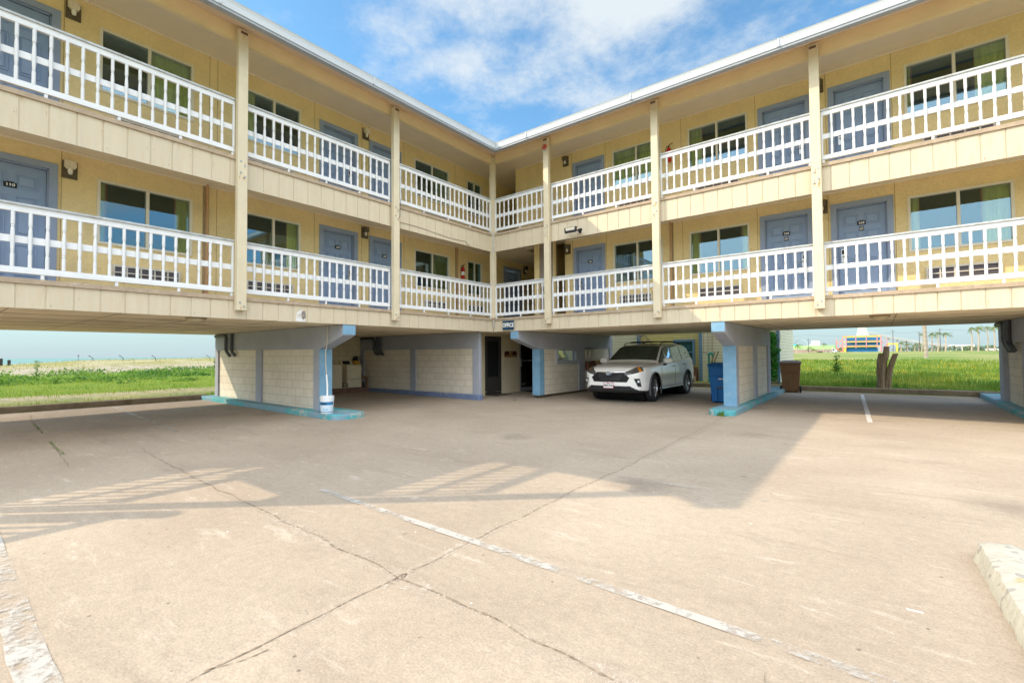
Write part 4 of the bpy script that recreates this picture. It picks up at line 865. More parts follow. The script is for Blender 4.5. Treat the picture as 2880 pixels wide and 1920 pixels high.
# office front (beige), screen door, glass door
q = MB()
q.box(-1.34, -1.2, -0.06, 0.95, 0.0, B1); q.box(-1.34, -1.2, 1.86, 2.90, 0.0, B1); q.box(-1.34, -1.2, 0.95, 1.86, 2.04, B1); q.box(-1.34, -1.2, 2.90, 3.95, 1.98, B1); q.box(-1.34, -1.2, 3.95, 6.0, 0, B1)
q.build('office_wall', creamwall, motel)
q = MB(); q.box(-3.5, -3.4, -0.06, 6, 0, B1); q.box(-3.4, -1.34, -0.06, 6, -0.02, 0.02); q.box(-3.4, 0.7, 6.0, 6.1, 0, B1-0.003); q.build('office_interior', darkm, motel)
q = MB(); screen = mat('screen_door', (0.045, 0.042, 0.038), 0.6, 0.1, 10)
q.box(-1.27, -1.22, 0.95, 1.10, 0.02, 2.03); q.box(-1.27, -1.22, 1.71, 1.86, 0.02, 2.03); q.box(-1.27, -1.22, 1.10, 1.71, 1.86, 2.03); q.box(-1.27, -1.22, 1.10, 1.71, 0.02, 0.62)
q.box(-1.255, -1.25, 1.10, 1.71, 0.62, 1.86, 1); d_ = q.build('door', [screen, mat('mesh_dark', (0.010, 0.011, 0.013), 0.7, 0.1, 8)], motel)
q = MB(); q.box(-1.22, -1.20, 0.99, 1.02, 0.10, 0.16); q.box(-1.22, -1.205, 1.55, 1.84, 0.10, 0.125); q.build('door_handle', metalm, d_)
q = MB(); fr = mat('aluminium_door', (0.42, 0.42, 0.44), 0.4, 0.06, 6, metal=0.5)
q.box(-1.27, -1.19, 2.90, 2.98, 0.02, 1.98); q.box(-1.27, -1.19, 3.87, 3.95, 0.02, 1.98); q.box(-1.27, -1.19, 2.98, 3.87, 1.90, 1.98); q.box(-1.27, -1.19, 2.98, 3.87, 0.02, 0.16); q.box(-1.25, -1.20, 2.98, 3.87, 1.14, 1.18)
d_ = q.build('door', fr, motel); q = MB(); q.box(-1.235, -1.23, 2.98, 3.87, 0.16, 1.9); q.build('pane', ofglass, d_)
q = MB(); q.box(-1.19, -1.14, 2.91, 2.96, 0.95, 1.25); q.build('door_handle', metalm, d_)
# drain pipes
def pipes(pts_list, r=0.045):
    for pts in pts_list:
        q = MB(); q.tube(pts, r, 10); q.build('drain_pipe', pipem, motel, smooth=True)
pipes([[(-6.95, -5.22, 2.03), (-6.25, -5.22, 2.03), (-6.18, -5.22, 1.98), (-6.18, -5.22, 1.62), (-6.12, -5.2, 1.52), (-5.98, -5.18, 1.42)],
       [(-5.78, -5.22, 2.09), (-5.78, -5.22, 1.62), (-5.74, -5.2, 1.52), (-5.62, -5.18, 1.43)]])
pipes([[(-6.4, -0.38, 2.03), (-5.62, -0.38, 2.03), (-5.55, -0.38, 1.98), (-5.55, -0.38, 1.62), (-5.5, -0.37, 1.5), (-5.38, -0.36, 1.42)],
       [(-5.36, -0.38, 2.09), (-5.36, -0.38, 1.62), (-5.3, -0.37, 1.5), (-5.2, -0.36, 1.42)], [(-5.2, -0.38, 2.09), (-5.2, -0.38, 1.62), (-5.12, -0.37, 1.5), (-5.02, -0.36, 1.42)]])
pipes([[(11.69, 5.5, 2.03), (11.69, 4.75, 2.03), (11.69, 4.68, 1.98), (11.69, 4.68, 1.62), (11.71, 4.6, 1.5), (11.73, 4.4, 1.40)],
       [(11.69, 4.35, 2.09), (11.69, 4.35, 1.62), (11.71, 4.25, 1.5), (11.73, 4.05, 1.40)]], 0.06)
# conduits on the walls
for Wg, s, z0, z1, r in ((WL, 7.38, T1, C2, 0.022), (WL, 0.12, T1, C2, 0.02), (WR, 5.03, T1, C2, 0.02)):
    q = MB(); q.tube([Wg.P(s, DW-0.03, z0), Wg.P(s, DW-0.03, z1)], r, 8); Wg.box(q, s+0.03, s+0.075, DW-0.012, DW+0.01, z0, z1, 1)
    q.build('conduit', [mat('conduit_paint', (0.55, 0.33, 0.18), 0.6, 0.15, 10), mat('conduit_chase', (0.34, 0.25, 0.15), 0.9, 0.2, 8)], motel)
# long open seams of the underside boards
seam = mat('board_seam', (0.09, 0.065, 0.04), 0.9)
q = MB()
for k in range(1, 7):
    q.box(-7.5, -0.05, -11.5+0, -11.5+0.006, B1-0.0015, B1+0.01)
    q.box(-1.22*k-0.004, -1.22*k+0.004, -13, -5.17, B1-0.0015, B1+0.01)
for k in range(0, 6): q.box(-7.5, -0.05, -12.7+1.22*k+0.003, -12.7+1.22*k+0.009, B1-0.0012, B1+0.01)
q.build('underside_seam', seam, motel); q = MB()
for k in range(1, 5): q.box(6.7, 15.9, 1.22*k-0.004, 1.22*k+0.004, B1-0.0015, B1+0.01); q.box(0.95, 6.38, 1.22*k-0.004, 1.22*k+0.004, B1-0.0015, B1+0.01)
for k in range(0, 4): q.box(7.2+2.44*k, 7.208+2.44*k, 0.05, 6.0, B1-0.0012, B1+0.01)
q.build('underside_seam', seam, motel)
# patched hole in the left fascia
q = MB(); q.prism([WL.P(6.25, -0.003, B1+0.02), WL.P(6.15, -0.003, B1+0.01), WL.P(6.02, -0.003, B1+0.01), WL.P(6.06, -0.003, B1+0.12), WL.P(6.05, -0.003, B1+0.20), WL.P(6.14, -0.003, B1+0.25), WL.P(6.22, -0.003, B1+0.20)], (-0.01, 0, 0)); q.build('fascia_patch', mat('patch_white', (0.70, 0.70, 0.69), 0.7, 0.15, 8, dirt=(0.5, 0.42, 0.32), ds=9, dth=(0.5, 0.6), damt=0.7), motel)
q = MB(); q.prism([WL.P(6.10, -0.006, B1+0.05), WL.P(6.03, -0.006, B1+0.10), WL.P(6.05, -0.006, B1+0.24), WL.P(6.12, -0.006, B1+0.22), WL.P(6.13, -0.006, B1+0.12)], (-0.01, 0, 0)); q.build('fascia_hole', mat('hole_grey', (0.25, 0.22, 0.2), 0.9, 0.4, 20), motel)

exec_order = 'things follow'
# ------------------------------------------------------------------ fixtures on the walls (things)
def loc_of(Wg, s, d, z): return Wg.P(s, d, z)
def lamp(label, Wg, s, z, rusty):
    t = thing('wall_lamp', label, 'wall lamp', Wg.P(s, DW, z), -R(90)*0+ (R(90) if Wg is WL else 0), 'lamps on the gallery walls')
    q = MB(); q.box(-0.10, 0.10, -0.015, 0, -0.15, 0.15); q.build('back_plate', bronze, t)
    q = MB(); q.box(-0.075, 0.075, -0.12, -0.015, 0.03, 0.14); q.prism([(-0.075, -0.12, 0.03), (0.075, -0.12, 0.03), (0.05, -0.10, -0.0), (-0.05, -0.10, 0.0)], (0, 0.07, 0)); q.build('lamp_hood', rustywhite if rusty else bronze, t, bevel=0.008)
    q = MB(); q.lathe([(0.02, 0.0), (0.03, -0.03), (0.038, -0.07), (0.025, -0.115), (0.005, -0.125)], (0, -0.065, 0.03), 12); q.build('bulb', bulbm, t, smooth=True)
lamp('rusty white-hooded wall lamp beside door 110, lower gallery', WL, 9.46, 4.60, True)
lamp('white-hooded wall lamp above the top rail at the far left, upper gallery', WL, 9.45, 7.36, True)
lamp('white-hooded wall lamp between the two upper left-wing doors', WL, 3.60, 7.37, True)
lamp('dark wall lamp between doors 109 and 108, lower gallery', WL, 3.63, 4.69, False)
lamp('dark wall lamp deep in the breezeway, right of its shaded door', WL, -3.59, 4.66, False)
lamp('dark wall lamp left of the upper door nearest the corner', WR, 1.79, 7.40, False)
lamp('dark wall lamp left of door 105, lower gallery', WR, 1.83, 4.64, False)
lamp('dark wall lamp half hidden by the post beside door 203, upper gallery', WR, 8.42, 7.37, False)
lamp('dark wall lamp half hidden by the post beside door 103, lower gallery', WR, 8.44, 4.63, False)

def ac(label, Wg, s0, s1, z0, z1):
    w = s1-s0; h = z1-z0; c = (s0+s1)/2
    t = thing('air_conditioner', label, 'air conditioner', Wg.P(c, DW, z0), R(90) if Wg is WL else 0, 'through-wall air conditioners')
    q = MB(); b = 0.035
    q.box(-w/2, w/2, -0.05, 0, h-b, h); q.box(-w/2, w/2, -0.05, 0, 0, b); q.box(-w/2, -w/2+b, -0.05, 0, b, h-b); q.box(w/2-b, w/2, -0.05, 0, b, h-b)
    for k in range(1, 5): x = -w/2+w*k/5; q.box(x-0.012, x+0.012, -0.045, 0, b, h-b)
    q.box(-w/2+b, w/2-b, -0.046, -0.002, h/2-0.01, h/2+0.01); q.build('sleeve', acwhite, t)
    q = MB(); q.box(-w/2+0.02, w/2-0.02, -0.02, -0.003, 0.02, h-0.02)
    for k in range(40): x = -w/2+0.04+(w-0.08)*k/39; q.box(x-0.002, x+0.002, -0.028, -0.02, 0.03, h-0.03)
    q.build('grille', acfin, t)
for nm, Wg, a, b in (('under the far left window', WL, 7.84, 8.88), ('under the window left of door 109', WL, 5.58, 6.62), ('under the left-wing window with a half-drawn curtain', WL, 0.62, 1.56),
                     ('under the window right of door 105', WR, 3.54, 4.50), ('beside door 104', WR, 5.74, 6.76), ('under the far right window', WR, 10.15, 11.20)):
    ac('white air conditioner ' + nm + ', lower gallery', Wg, a, b, 2.80, 3.07)
    ac('white air conditioner ' + nm.replace('window left of door 109', 'second window from the left of the left wing').replace('door 105', 'the corner door').replace('door 104', 'door 204').replace('under the', 'below the') + ', upper gallery', Wg, a, b, 5.46, 5.75)
ac('air conditioner behind the lower railing post nearest the inner corner', WL, -1.1, -0.35, 2.80, 3.07)

def ext(label, Wg, s, z):
    t = thing('fire_extinguisher', label, 'fire extinguisher', Wg.P(s, DW-0.09, z), R(90) if Wg is WL else 0, 'wall mounted fire extinguishers')
    q = MB(); q.lathe([(0.055, 0), (0.062, 0.01), (0.062, 0.30), (0.045, 0.36), (0.018, 0.385), (0.018, 0.40)], (0, 0, 0), 16); q.build('cylinder', redm, t, smooth=True)
    q = MB(); q.lathe([(0.0625, 0.10), (0.063, 0.101), (0.063, 0.22), (0.0625, 0.221)], (0, 0, 0), 16); q.build('label_band', whitel, t)
    q = MB(); q.box(-0.02, 0.02, -0.02, 0.02, 0.40, 0.43); q.tube([(0, 0, 0.43), (0.06, 0, 0.47), (0.11, 0, 0.48)], 0.009, 6); q.tube([(0, 0, 0.42), (-0.05, 0, 0.42), (-0.085, 0, 0.34), (-0.08, 0, 0.18)], 0.009, 6); q.build('valve', black, t)
ext('red extinguisher on the left wing wall near the corner, lower gallery', WL, -0.06, 3.90)
ext('red extinguisher behind the upper railing of the right wing', WR, 5.05, 6.52)

# OFFICE sign
q = MB(); q.box(-0.215, 0.215, -0.012, 0, -0.135, 0.135, 0); q.box(-0.205, 0.205, -0.013, -0.0121, -0.125, 0.125, 0)
add_text(q, 'OFFICE', 0.17, (0, -0.014, 0), (1, 0, 0), (0, 0, 1), 1, bold=0.006, sx=0.78)
o = q.build('office_sign', [navy, whitel]); o.location = (0.61, -0.032, 2.275); tag(o, 'navy sign reading OFFICE in white on the lower fascia', 'sign')
# RING BELL sign
q = MB(); w, h, c = 0.35, 0.11, 0.03
poly = [(-w+c, -h), (w-c, -h), (w-c, -h+c*0.6), (w, -h+c), (w, h-c), (w-c, h-c*0.6), (w-c, h), (-w+c, h), (-w+c, h-c*0.6), (-w, h-c), (-w, -h+c), (-w+c, -h+c*0.6)]
q.prism([(x, 0, z) for x, z in poly], (0, -0.02, 0), 0)
add_text(q, 'RING', 0.075, (-0.01, -0.0215, 0.065), (1, 0, 0), (0, 0, 1), 1, bold=0.002, sx=1.25)
add_text(q, 'BELL', 0.075, (-0.01, -0.0215, 0.0), (1, 0, 0), (0, 0, 1), 1, bold=0.002, sx=1.25)
q.box(-0.29, -0.13, -0.0225, -0.02, -0.085, -0.05, 1); q.box(-0.09, 0.27, -0.0225, -0.02, -0.085, -0.05, 1)
q.tube([(0.29, -0.022, 0.05), (0.31, -0.022, 0.02), (0.30, -0.022, -0.01), (0.31, -0.022, -0.03)], 0.004, 5, 1)
o = q.build('bell_sign', [signbrown, gold]); o.location = (-1.197, 2.36, 1.41); o.rotation_euler = (0, 0, R(90)); tag(o, 'small brown wooden sign reading RING BELL between the office doors', 'sign')

# floodlight
t = thing('floodlight', 'black solar floodlight on the fascia above the parked car', 'floodlight', (2.98, -0.03, 4.66))
q = MB(); q.prism([(-0.26, -0.20, 0.14), (0.12, -0.20, 0.14), (0.17, -0.33, -0.03), (-0.17, -0.33, -0.03)], (0, 0.05, -0.012)); q.build('housing', black, t, bevel=0.006)
q = MB(); q.prism([(-0.21, -0.215, 0.125), (0.08, -0.215, 0.125), (0.11, -0.29, 0.03), (-0.145, -0.29, 0.03)], (0, -0.006, -0.004)); q.build('lens', mat('flood_lens', (0.55, 0.50, 0.38), 0.3, 0.1, 20), t)
q = MB(); q.tube([(0.12, -0.02, 0.02), (0.14, -0.12, 0.03), (0.12, -0.2, 0.03)], 0.02, 8); q.cyl((0.12, 0, 0.02), (0.12, -0.02, 0.02), 0.04, n=12); q.cyl((0.17, -0.16, 0.03), (0.26, -0.16, 0.03), 0.035, n=10); q.build('bracket', black, t)
# ceiling fixture in the corner of the lower gallery
t = thing('ceiling_spotlight', 'dark twin spotlight on the lower gallery ceiling near the corner', 'spotlight', (0.92, 0.55, C2))
q = MB(); q.cyl((0, 0, 0), (0, 0, -0.03), 0.07, n=12); q.build('mount', black, t)
q = MB(); q.cyl((-0.02, 0.02, -0.05), (-0.14, -0.08, -0.07), 0.04, 0.05, 12); q.cyl((0.02, 0.02, -0.05), (0.13, -0.08, -0.08), 0.04, 0.05, 12); q.cyl((0, 0, -0.05), (0.0, -0.02, -0.13), 0.015, n=8); q.build('lamp_head', black, t)
q = MB(); q.tube([(0, 0, -0.01), (-0.2, -0.35, -0.01), (-0.35, -0.52, -0.01)], 0.008, 6); q.build('cable', black, t)
# alarm bell
t = thing('alarm_bell', 'small faded red alarm bell at the top of the first right-wing post', 'alarm bell', (2.06, -0.146, 7.24))
q = MB(); q.cyl((0, 0, 0), (0, -0.02, 0), 0.075, n=20); q.cyl((0, -0.02, 0), (0, -0.05, 0), 0.07, 0.045, 20); q.build('gong', mat('faded_red', (0.55, 0.10, 0.09), 0.6, 0.2, 20), t, smooth=True)
q = MB(); q.cyl((0, -0.05, 0), (0, -0.06, 0), 0.015, n=8); q.box(-0.03, 0.03, -0.02, 0, -0.11, -0.07); q.build('striker', metalm, t)
# wire hanging on the left fascia and old hooks
q = MB(); pts = []
for i in range(30):
    k = i/29; pts.append((0.012, -3.66+k*2.6, T2-0.42+0.02*math.sin(k*7)-0.05*k - (0.08 if i > 27 else 0)))
q.tube(pts, 0.005, 5); q.tube([(0.13, -3.74, T2-0.38), (0.16, -3.72, T2-0.33), (0.15, -3.7, T2+0.1)], 0.008, 5)
tag(q.build('loose_wire', mat('wire', (0.12, 0.09, 0.07), 0.6)), 'thin loose wire hanging across the upper left fascia', 'wire')
# round ceiling lights under the slab
def dome(label, x, y):
    t = thing('ceiling_light', label, 'ceiling light', (x, y, B1), 0, 'round lights under the raised floor')
    q = MB(); q.lathe([(0.16, 0), (0.165, -0.02), (0.15, -0.03)], n=24); q.build('base', mat('light_rim', (0.30, 0.24, 0.15), 0.6, 0.1, 5), t, smooth=True)
    q = MB(); q.lathe([(0.145, -0.025), (0.14, -0.055), (0.10, -0.085), (0.04, -0.10), (0.002, -0.102)], n=24); q.build('glass_dome', mat('dome_glass', (0.45, 0.38, 0.24), 0.3, 0.05, 5), t, smooth=True)
dome('round dome light under the left wing', -0.22, -7.95)
dome('round dome light under the right wing', 9.4, 0.50)

# ------------------------------------------------------------------ laundry corner
t = thing('clothes_dryer', 'cream clothes dryer with dark control panel beside the bench', 'dryer', (-6.33, -0.90, 0.20), R(90))
q = MB(); q.box(-0.30, 0.30, -0.30, 0.25, 0.02, 0.86); q.build('cabinet', appl, t, bevel=0.012)
q = MB(); q.prism([(-0.30, 0.05, 0.86), (-0.30, 0.25, 0.86), (-0.30, 0.25, 1.02), (-0.30, 0.12, 1.02)], (0.45, 0, 0)); q.build('control_console', appl, t, bevel=0.008)
q = MB(); q.prism([(-0.25, 0.058, 0.88), (-0.25, 0.117, 1.0), (-0.25, 0.11, 1.004), (-0.25, 0.052, 0.884)], (0.3, 0, 0)); q.build('control_panel', black, t)
q = MB(); q.box(-0.22, 0.28, -0.312, -0.30, 0.36, 0.82); q.box(-0.14, -0.125, -0.325, -0.312, 0.52, 0.66); q.build('door', appl, t, bevel=0.004)
q = MB(); q.box(-0.28, 0.28, -0.305, -0.30, 0.325, 0.335); q.build('kick_panel_gap', darkm, t)
t = thing('washing_machine', 'cream washing machine half hidden behind the left pier', 'washing machine', (-6.33, -1.75, 0.20), R(90))
q = MB(); q.box(-0.34, 0.34, -0.32, 0.25, 0.02, 0.86); q.build('cabinet', appl, t, bevel=0.012)
q = MB(); q.prism([(-0.30, 0.02, 0.86), (-0.30, 0.25, 0.86), (-0.30, 0.25, 1.02), (-0.30, 0.10, 1.02)], (0.42, 0, 0)); q.build('control_console', whitel, t, bevel=0.02)
q = MB(); q.box(-0.33, 0.33, -0.31, 0.0, 0.86, 0.875); q.build('lid', appl, t)
q = MB(); q.box(0, 0.30, 0, 0.22, 0, 0.20); o = q.build('stone_block', mat('rubble', (0.38, 0.30, 0.2), 0.9, 0.3, 12, dirt=(0.08, 0.06, 0.04), ds=16, dth=(0.5, 0.55), damt=0.9, bump=0.8, bs=20)); o.location = (-6.3, -1.40, 0.2); o.rotation_euler = (0, 0, 0)
tag(o, 'rough stone block on the floor between washer and dryer', 'stone')
t = thing('work_bench', 'small brown wooden bench in the laundry corner', 'bench', (-6.27, -0.62, 0.2), R(90))
q = MB(); q.box(0.02, 0.30, -0.28, 0.28, 0.36, 0.41); q.build('bench_top', brownw, t)
for x in (0.04, 0.26):
    for y in (-0.25, 0.22):
        q = MB(); q.box(x-0.02, x+0.02, y, y+0.04, 0.0, 0.36); q.build('leg', brownw, t)
q = MB(); q.box(0.04, 0.28, 0.2, 0.27, 0.41, 0.80); q.build('backboard', brownw, t)
t = thing('lidded_pail', 'yellow pail with a black lid standing above the laundry bench', 'pail', (-6.46, -0.53, 1.0), 0)
q = MB(); q.lathe([(0.09, 0), (0.10, 0.01), (0.125, 0.2), (0.125, 0.22)], n=20); q.build('pail_body', mat('pail_yellow', (0.62, 0.36, 0.02), 0.5, 0.1, 8), t, smooth=True)
q = MB(); q.lathe([(0.13, 0.21), (0.135, 0.23), (0.13, 0.30), (0.10, 0.36), (0.03, 0.38)], n=20); q.build('pail_lid', black, t, smooth=True)
q = MB(); q.tube([(-6.15, -0.63, 1.25), (-6.12, -0.42, 0.62)], 0.012, 8); q.tube([(-6.15, -0.63, 1.25), (-6.16, -0.65, 1.33)], [0.014, 0.02], 8)
tag(q.build('broom', mat('broom_handle', (0.6, 0.56, 0.46), 0.5)), 'pale broom handle leaning against the yellow pail', 'broom')
q = MB()
q.add([(-0.12, -0.1, 0), (0.12, -0.1, 0), (0.12, 0.12, 0), (-0.12, 0.12, 0), (-0.10, -0.08, 0.16), (0.08, -0.06, 0.22), (0.1, 0.1, 0.17), (-0.06, 0.1, 0.24)], [(3, 2, 1, 0), (4, 5, 6, 7), (0, 1, 5, 4), (1, 2, 6, 5), (2, 3, 7, 6), (3, 0, 4, 7)])
o = q.build('rubbish_bag', mat('black_bag', (0.02, 0.025, 0.035), 0.3, 0.2, 10, bump=0.6, bs=10), smooth=False, bevel=0.03); o.location = (-6.22, -0.50, 0.2); tag(o, 'black rubbish bag stuffed under the laundry bench', 'bag')

# bucket with drain hose
t = thing('bucket', 'white five gallon bucket with a blue label on the left pier kerb', 'bucket', (-0.36, -5.34, 0.125))
q = MB(); q.lathe([(0.125, 0), (0.13, 0.01), (0.145, 0.28), (0.15, 0.283), (0.15, 0.30), (0.146, 0.303), (0.148, 0.33), (0.153, 0.333), (0.153, 0.352), (0.148, 0.355), (0.15, 0.385), (0.142, 0.385), (0.138, 0.3), (0.12, 0.03), (0.0, 0.03)], n=28)
q.build('pail', mat('bucket_white', (0.78, 0.80, 0.82), 0.4, 0.04, 4), t, smooth=True)
q = MB(); bl = mat('bucket_label', (0.03, 0.20, 0.42), 0.5, 0.1, 6)
def band(q, z0, z1, a0, a1, m): 
    n = 14; vs = []
    for i in range(n+1):
        a = a0+(a1-a0)*i/n
        for z in (z0, z1): r = 0.1312+0.015*(z/0.28)+0.0008*(m+1); vs.append((r*math.cos(a), r*math.sin(a), z))
    q.add(vs, [(2*i, 2*i+2, 2*i+3, 2*i+1) for i in range(n)], m)
band(q, 0.19, 0.26, R(-130), R(30), 0); band(q, 0.03, 0.045, R(-130), R(30), 0); band(q, 0.05, 0.185, R(-125), R(25), 1); band(q, 0.075, 0.11, R(-70), R(-20), 2); band(q, 0.205, 0.235, R(-90), R(-35), 3)
q.build('label', [bl, mat('label_pale', (0.62, 0.72, 0.80), 0.5, 0.05, 5), mat('label_aqua', (0.30, 0.55, 0.70), 0.5), mat('label_dark', (0.02, 0.05, 0.10), 0.5, 0.8, 60)], t)
q = MB(); q.tube([(-0.60, -5.18, 2.09), (-0.60, -5.19, 1.75), (-0.66, -5.2, 1.5), (-0.66, -5.2, 1.25), (-0.62, -5.2, 0.95)], 0.011, 8); q.build
o1 = q.build('drain_hose', mat('hose_cream', (0.55, 0.50, 0.40), 0.5, 0.1, 10)); tag(o1, 'thin white drain hose running down the left pier into the bucket', 'hose')
q = MB(); q.tube([(-0.62, -5.2, 0.97), (-0.5, -5.25, 0.72), (-0.38, -5.32, 0.42), (-0.36, -5.33, 0.30)], 0.018, 8); q.build('hose_end', whitel, o1)

# ------------------------------------------------------------------ bins
def frust(q, x0, x1, y0, y1, z0, X0, X1, Y0, Y1, z1, m=0):
    q.add([(x0, y0, z0), (x1, y0, z0), (x1, y1, z0), (x0, y1, z0), (X0, Y0, z1), (X1, Y0, z1), (X1, Y1, z1), (X0, Y1, z1)], [(0, 3, 2, 1), (4, 5, 6, 7), (0, 1, 5, 4), (1, 2, 6, 5), (2, 3, 7, 6), (3, 0, 4, 7)], m)
def wheelie(name, label, loc, rz, body, lidm, sc=1.0, front=True):
    t = thing(name, label, 'wheelie bin', loc, rz); t.scale = (sc, sc, sc)
    q = MB(); frust(q, -0.23, 0.23, -0.24, 0.24, 0.03, -0.29, 0.29, -0.33, 0.33, 0.92); frust(q, -0.30, 0.30, -0.345, 0.345, 0.90, -0.305, 0.305, -0.35, 0.35, 0.955)
    frust(q, -0.282, 0.282, -0.318, 0.318, 0.68, -0.288, 0.288, -0.326, 0.326, 0.71); q.build('bin_body', body, t, bevel=0.015)
    q = MB()
    if front:   # lift pocket and grab bar on the front
        q.box(-0.10, 0.10, -0.262, -0.24, 0.12, 0.16); q.box(-0.13, -0.10, -0.30, -0.255, 0.05, 0.56); q.box(0.10, 0.13, -0.30, -0.255, 0.05, 0.56); q.box(-0.13, 0.13, -0.31, -0.27, 0.54, 0.575)
    else:
        q.box(-0.02, 0.02, -0.29, -0.25, 0.15, 0.66); q.box(-0.24, 0.24, -0.315, -0.29, 0.60, 0.62); q.box(-0.14, 0.14, -0.262, -0.235, 0.12, 0.15)
    q.build('lift_frame', body, t)
    q = MB()
    if front: q.tube([(-0.10, -0.30, 0.40), (0.10, -0.30, 0.40)], 0.014, 8)
    q.box(-0.2, 0.2, 0.33, 0.36, 0.9, 0.93); q.build('grab_bar', mat('bar_brown', (0.16, 0.09, 0.06), 0.5) if front else body, t)
    q = MB(); frust(q, -0.32, 0.32, -0.37, 0.37, 0.956, -0.31, 0.31, -0.35, 0.35, 0.985); frust(q, -0.31, 0.31, -0.35, 0.35, 0.985, -0.24, 0.24, -0.25, 0.27, 1.03)
    for k in (-0.12, 0, 0.12): q.box(-0.2, 0.2, k-0.02, k+0.02, 1.03, 1.036)
    q.build('lid', lidm, t, bevel=0.01)
    for x in (-0.27, 0.27):
        q = MB(); yb = 0.24 if front else -0.24; q.cyl((x-0.03, yb, 0.11), (x+0.03, yb, 0.11), 0.11, n=20); q.build('wheel', black, t, bevel=0.006)
    return t
tb = wheelie('blue_bin', 'tall blue wheelie bin standing behind the right pier column', (5.91, 2.86, 0.02), R(8), binblue, binblue, 1.07)
q = MB(); add_text(q, '398 M', 0.05, (0.0, -0.312, 0.62), (1, 0, 0), (0, 0, 1), 0, bold=0.002, sx=1.0)
q.v = [(x, y, z) for x, y, z in q.v]; o = q.build('bin_lettering', whitel, tb); o.data.transform(Matrix.Identity(4))
o.hide_render = False
wheelie('brown_bin', 'brown wheelie bin with grey lid before the grass field, wheels toward the court', (6.98, 7.35, 0.055), R(6), binbrown, bingrey, 1.03, front=False)

# ------------------------------------------------------------------ wheel stop
q = MB(); n = 46; prof = [(-0.135, 0), (-0.13, 0.05), (-0.105, 0.115), (-0.05, 0.135), (0.05, 0.135), (0.105, 0.115), (0.13, 0.05), (0.135, 0)]
vs = []
for i in range(n+1):
    y = -i*0.045; k = 1.0 if 1 < i < n-1 else (0.86 if i in (1, n-1) else 0.6)
    for j, (x, z) in enumerate(prof):
        e_ = 0.012*noise.noise(Vector((x*9, y*7, z*9+2)))+0.006*noise.noise(Vector((x*40, y*40, z*40)))
        vs.append((x*k+e_, y+(0.02 if i == 0 else 0), max(0, z*(k if z > 0.06 else 1)+e_*0.8 if z > 0 else 0)))
m8 = len(prof); fs = [(i*m8+j, i*m8+j+1, (i+1)*m8+j+1, (i+1)*m8+j) for i in range(n) for j in range(m8-1)]
fs = [tuple(reversed(f)) for f in fs]+[tuple(range(m8)), tuple(range((n+1)*m8-1, n*m8-1, -1))]
q.add(vs, fs); o = q.build('wheel_stop', mat('stop_paint', (0.46, 0.445, 0.38), 0.8, 0.12, 5, dirt=(0.42, 0.34, 0.14), ds=4.5, dth=(0.58, 0.66), damt=0.85, bump=0.6, bs=22, dark=((0.30, 0.28, 0.26), 10, 0.60)), smooth=True)
o.location = (9.975, -6.56, 0.0); o.rotation_euler = (0, 0, R(1.5)); tag(o, 'chipped whitewashed concrete wheel stop at the right edge', 'wheel stop')
q = MB(); q.box(9.46, 9.53, -7.72, -7.715, 0.0, 0.004); 
o = q.build('litter_straw', whitel); tag(o, 'thin pale splinter lying on the concrete near the wheel stop', 'litter')
# door mats
q = MB(); q.box(-1.15, -0.55, 2.95, 3.75, 0.012, 0.03); tag(q.build('door_mat', mat('mat_dark', (0.03, 0.03, 0.035), 0.95, 0.2, 30)), 'dark door mat before the glass office door', 'door mat')
q = MB(); q.box(-1.15, -0.75, 1.0, 1.85, 0.012, 0.025); tag(q.build('door_mat', mat('mat_brown', (0.09, 0.07, 0.06), 0.95, 0.2, 30)), 'worn mat before the dark screen door', 'door mat')
# brown mailbox shelf on the middle pier
t = thing('wall_cabinet', 'brown wooden cabinet under the small window behind the car', 'cabinet', (0.93, 4.05, 0.82))
q = MB(); q.box(0, 0.16, 0, 0.58, 0, 0.31); q.build('cabinet_box', mat('cabinet_brown', (0.16, 0.07, 0.04), 0.7, 0.15, 8), t)
q = MB(); q.box(0, 0.28, 0.50, 1.02, 0.19, 0.33); q.box(0.281, 0.285, 0.55, 0.6, 0.23, 0.26); q.build('drawer', mat('drawer_tan', (0.34, 0.20, 0.09), 0.6, 0.1, 8), t)

# ------------------------------------------------------------------ parked car
carpaint = mat('pearl_white_paint', (0.90, 0.90, 0.885), 0.28, 0.015, 2, spec=0.5, coat=0.8)
clad = mat('car_cladding', (0.025, 0.027, 0.03), 0.5, 0.1, 20)
tyrem = mat('tyre_rubber', (0.022, 0.022, 0.024), 0.8, 0.15, 30, bump=0.3, bs=60)
rimm = mat('alloy_rim', (0.45, 0.46, 0.48), 0.25, 0.05, 10, metal=0.9)
carglass = glassmat('car_glass', 0.03, (0.06, 0.075, 0.07), (0.55, 0.75, 0.8), 0.01, 0.33)
sideglass = glassmat('car_side_glass', 0.22, (0.05, 0.06, 0.06), (0.7, 0.85, 0.95))
lens = mat('headlamp_lens', (0.12, 0.125, 0.13), 0.12, 0.5, 14, coat=1.0, metal=0.4)
amber = mat('amber_lens', (0.75, 0.28, 0.02), 0.2, 0.1, 8, coat=1.0)
redlens = mat('red_lens', (0.55, 0.06, 0.05), 0.2, 0.1, 8, coat=1.0)
def ip(tab, sm=0.05):
    def g(L):
        if L <= tab[0][0]: return tab[0][1]
        if L >= tab[-1][0]: return tab[-1][1]
        for (a, b), (c, d) in zip(tab[:-1], tab[1:]):
            if a <= L <= c: return b+(d-b)*(L-a)/(c-a) if c > a else d
    return lambda L: sum(g(L+o*sm) for o in (-1, -0.5, 0, 0.5, 1))/5
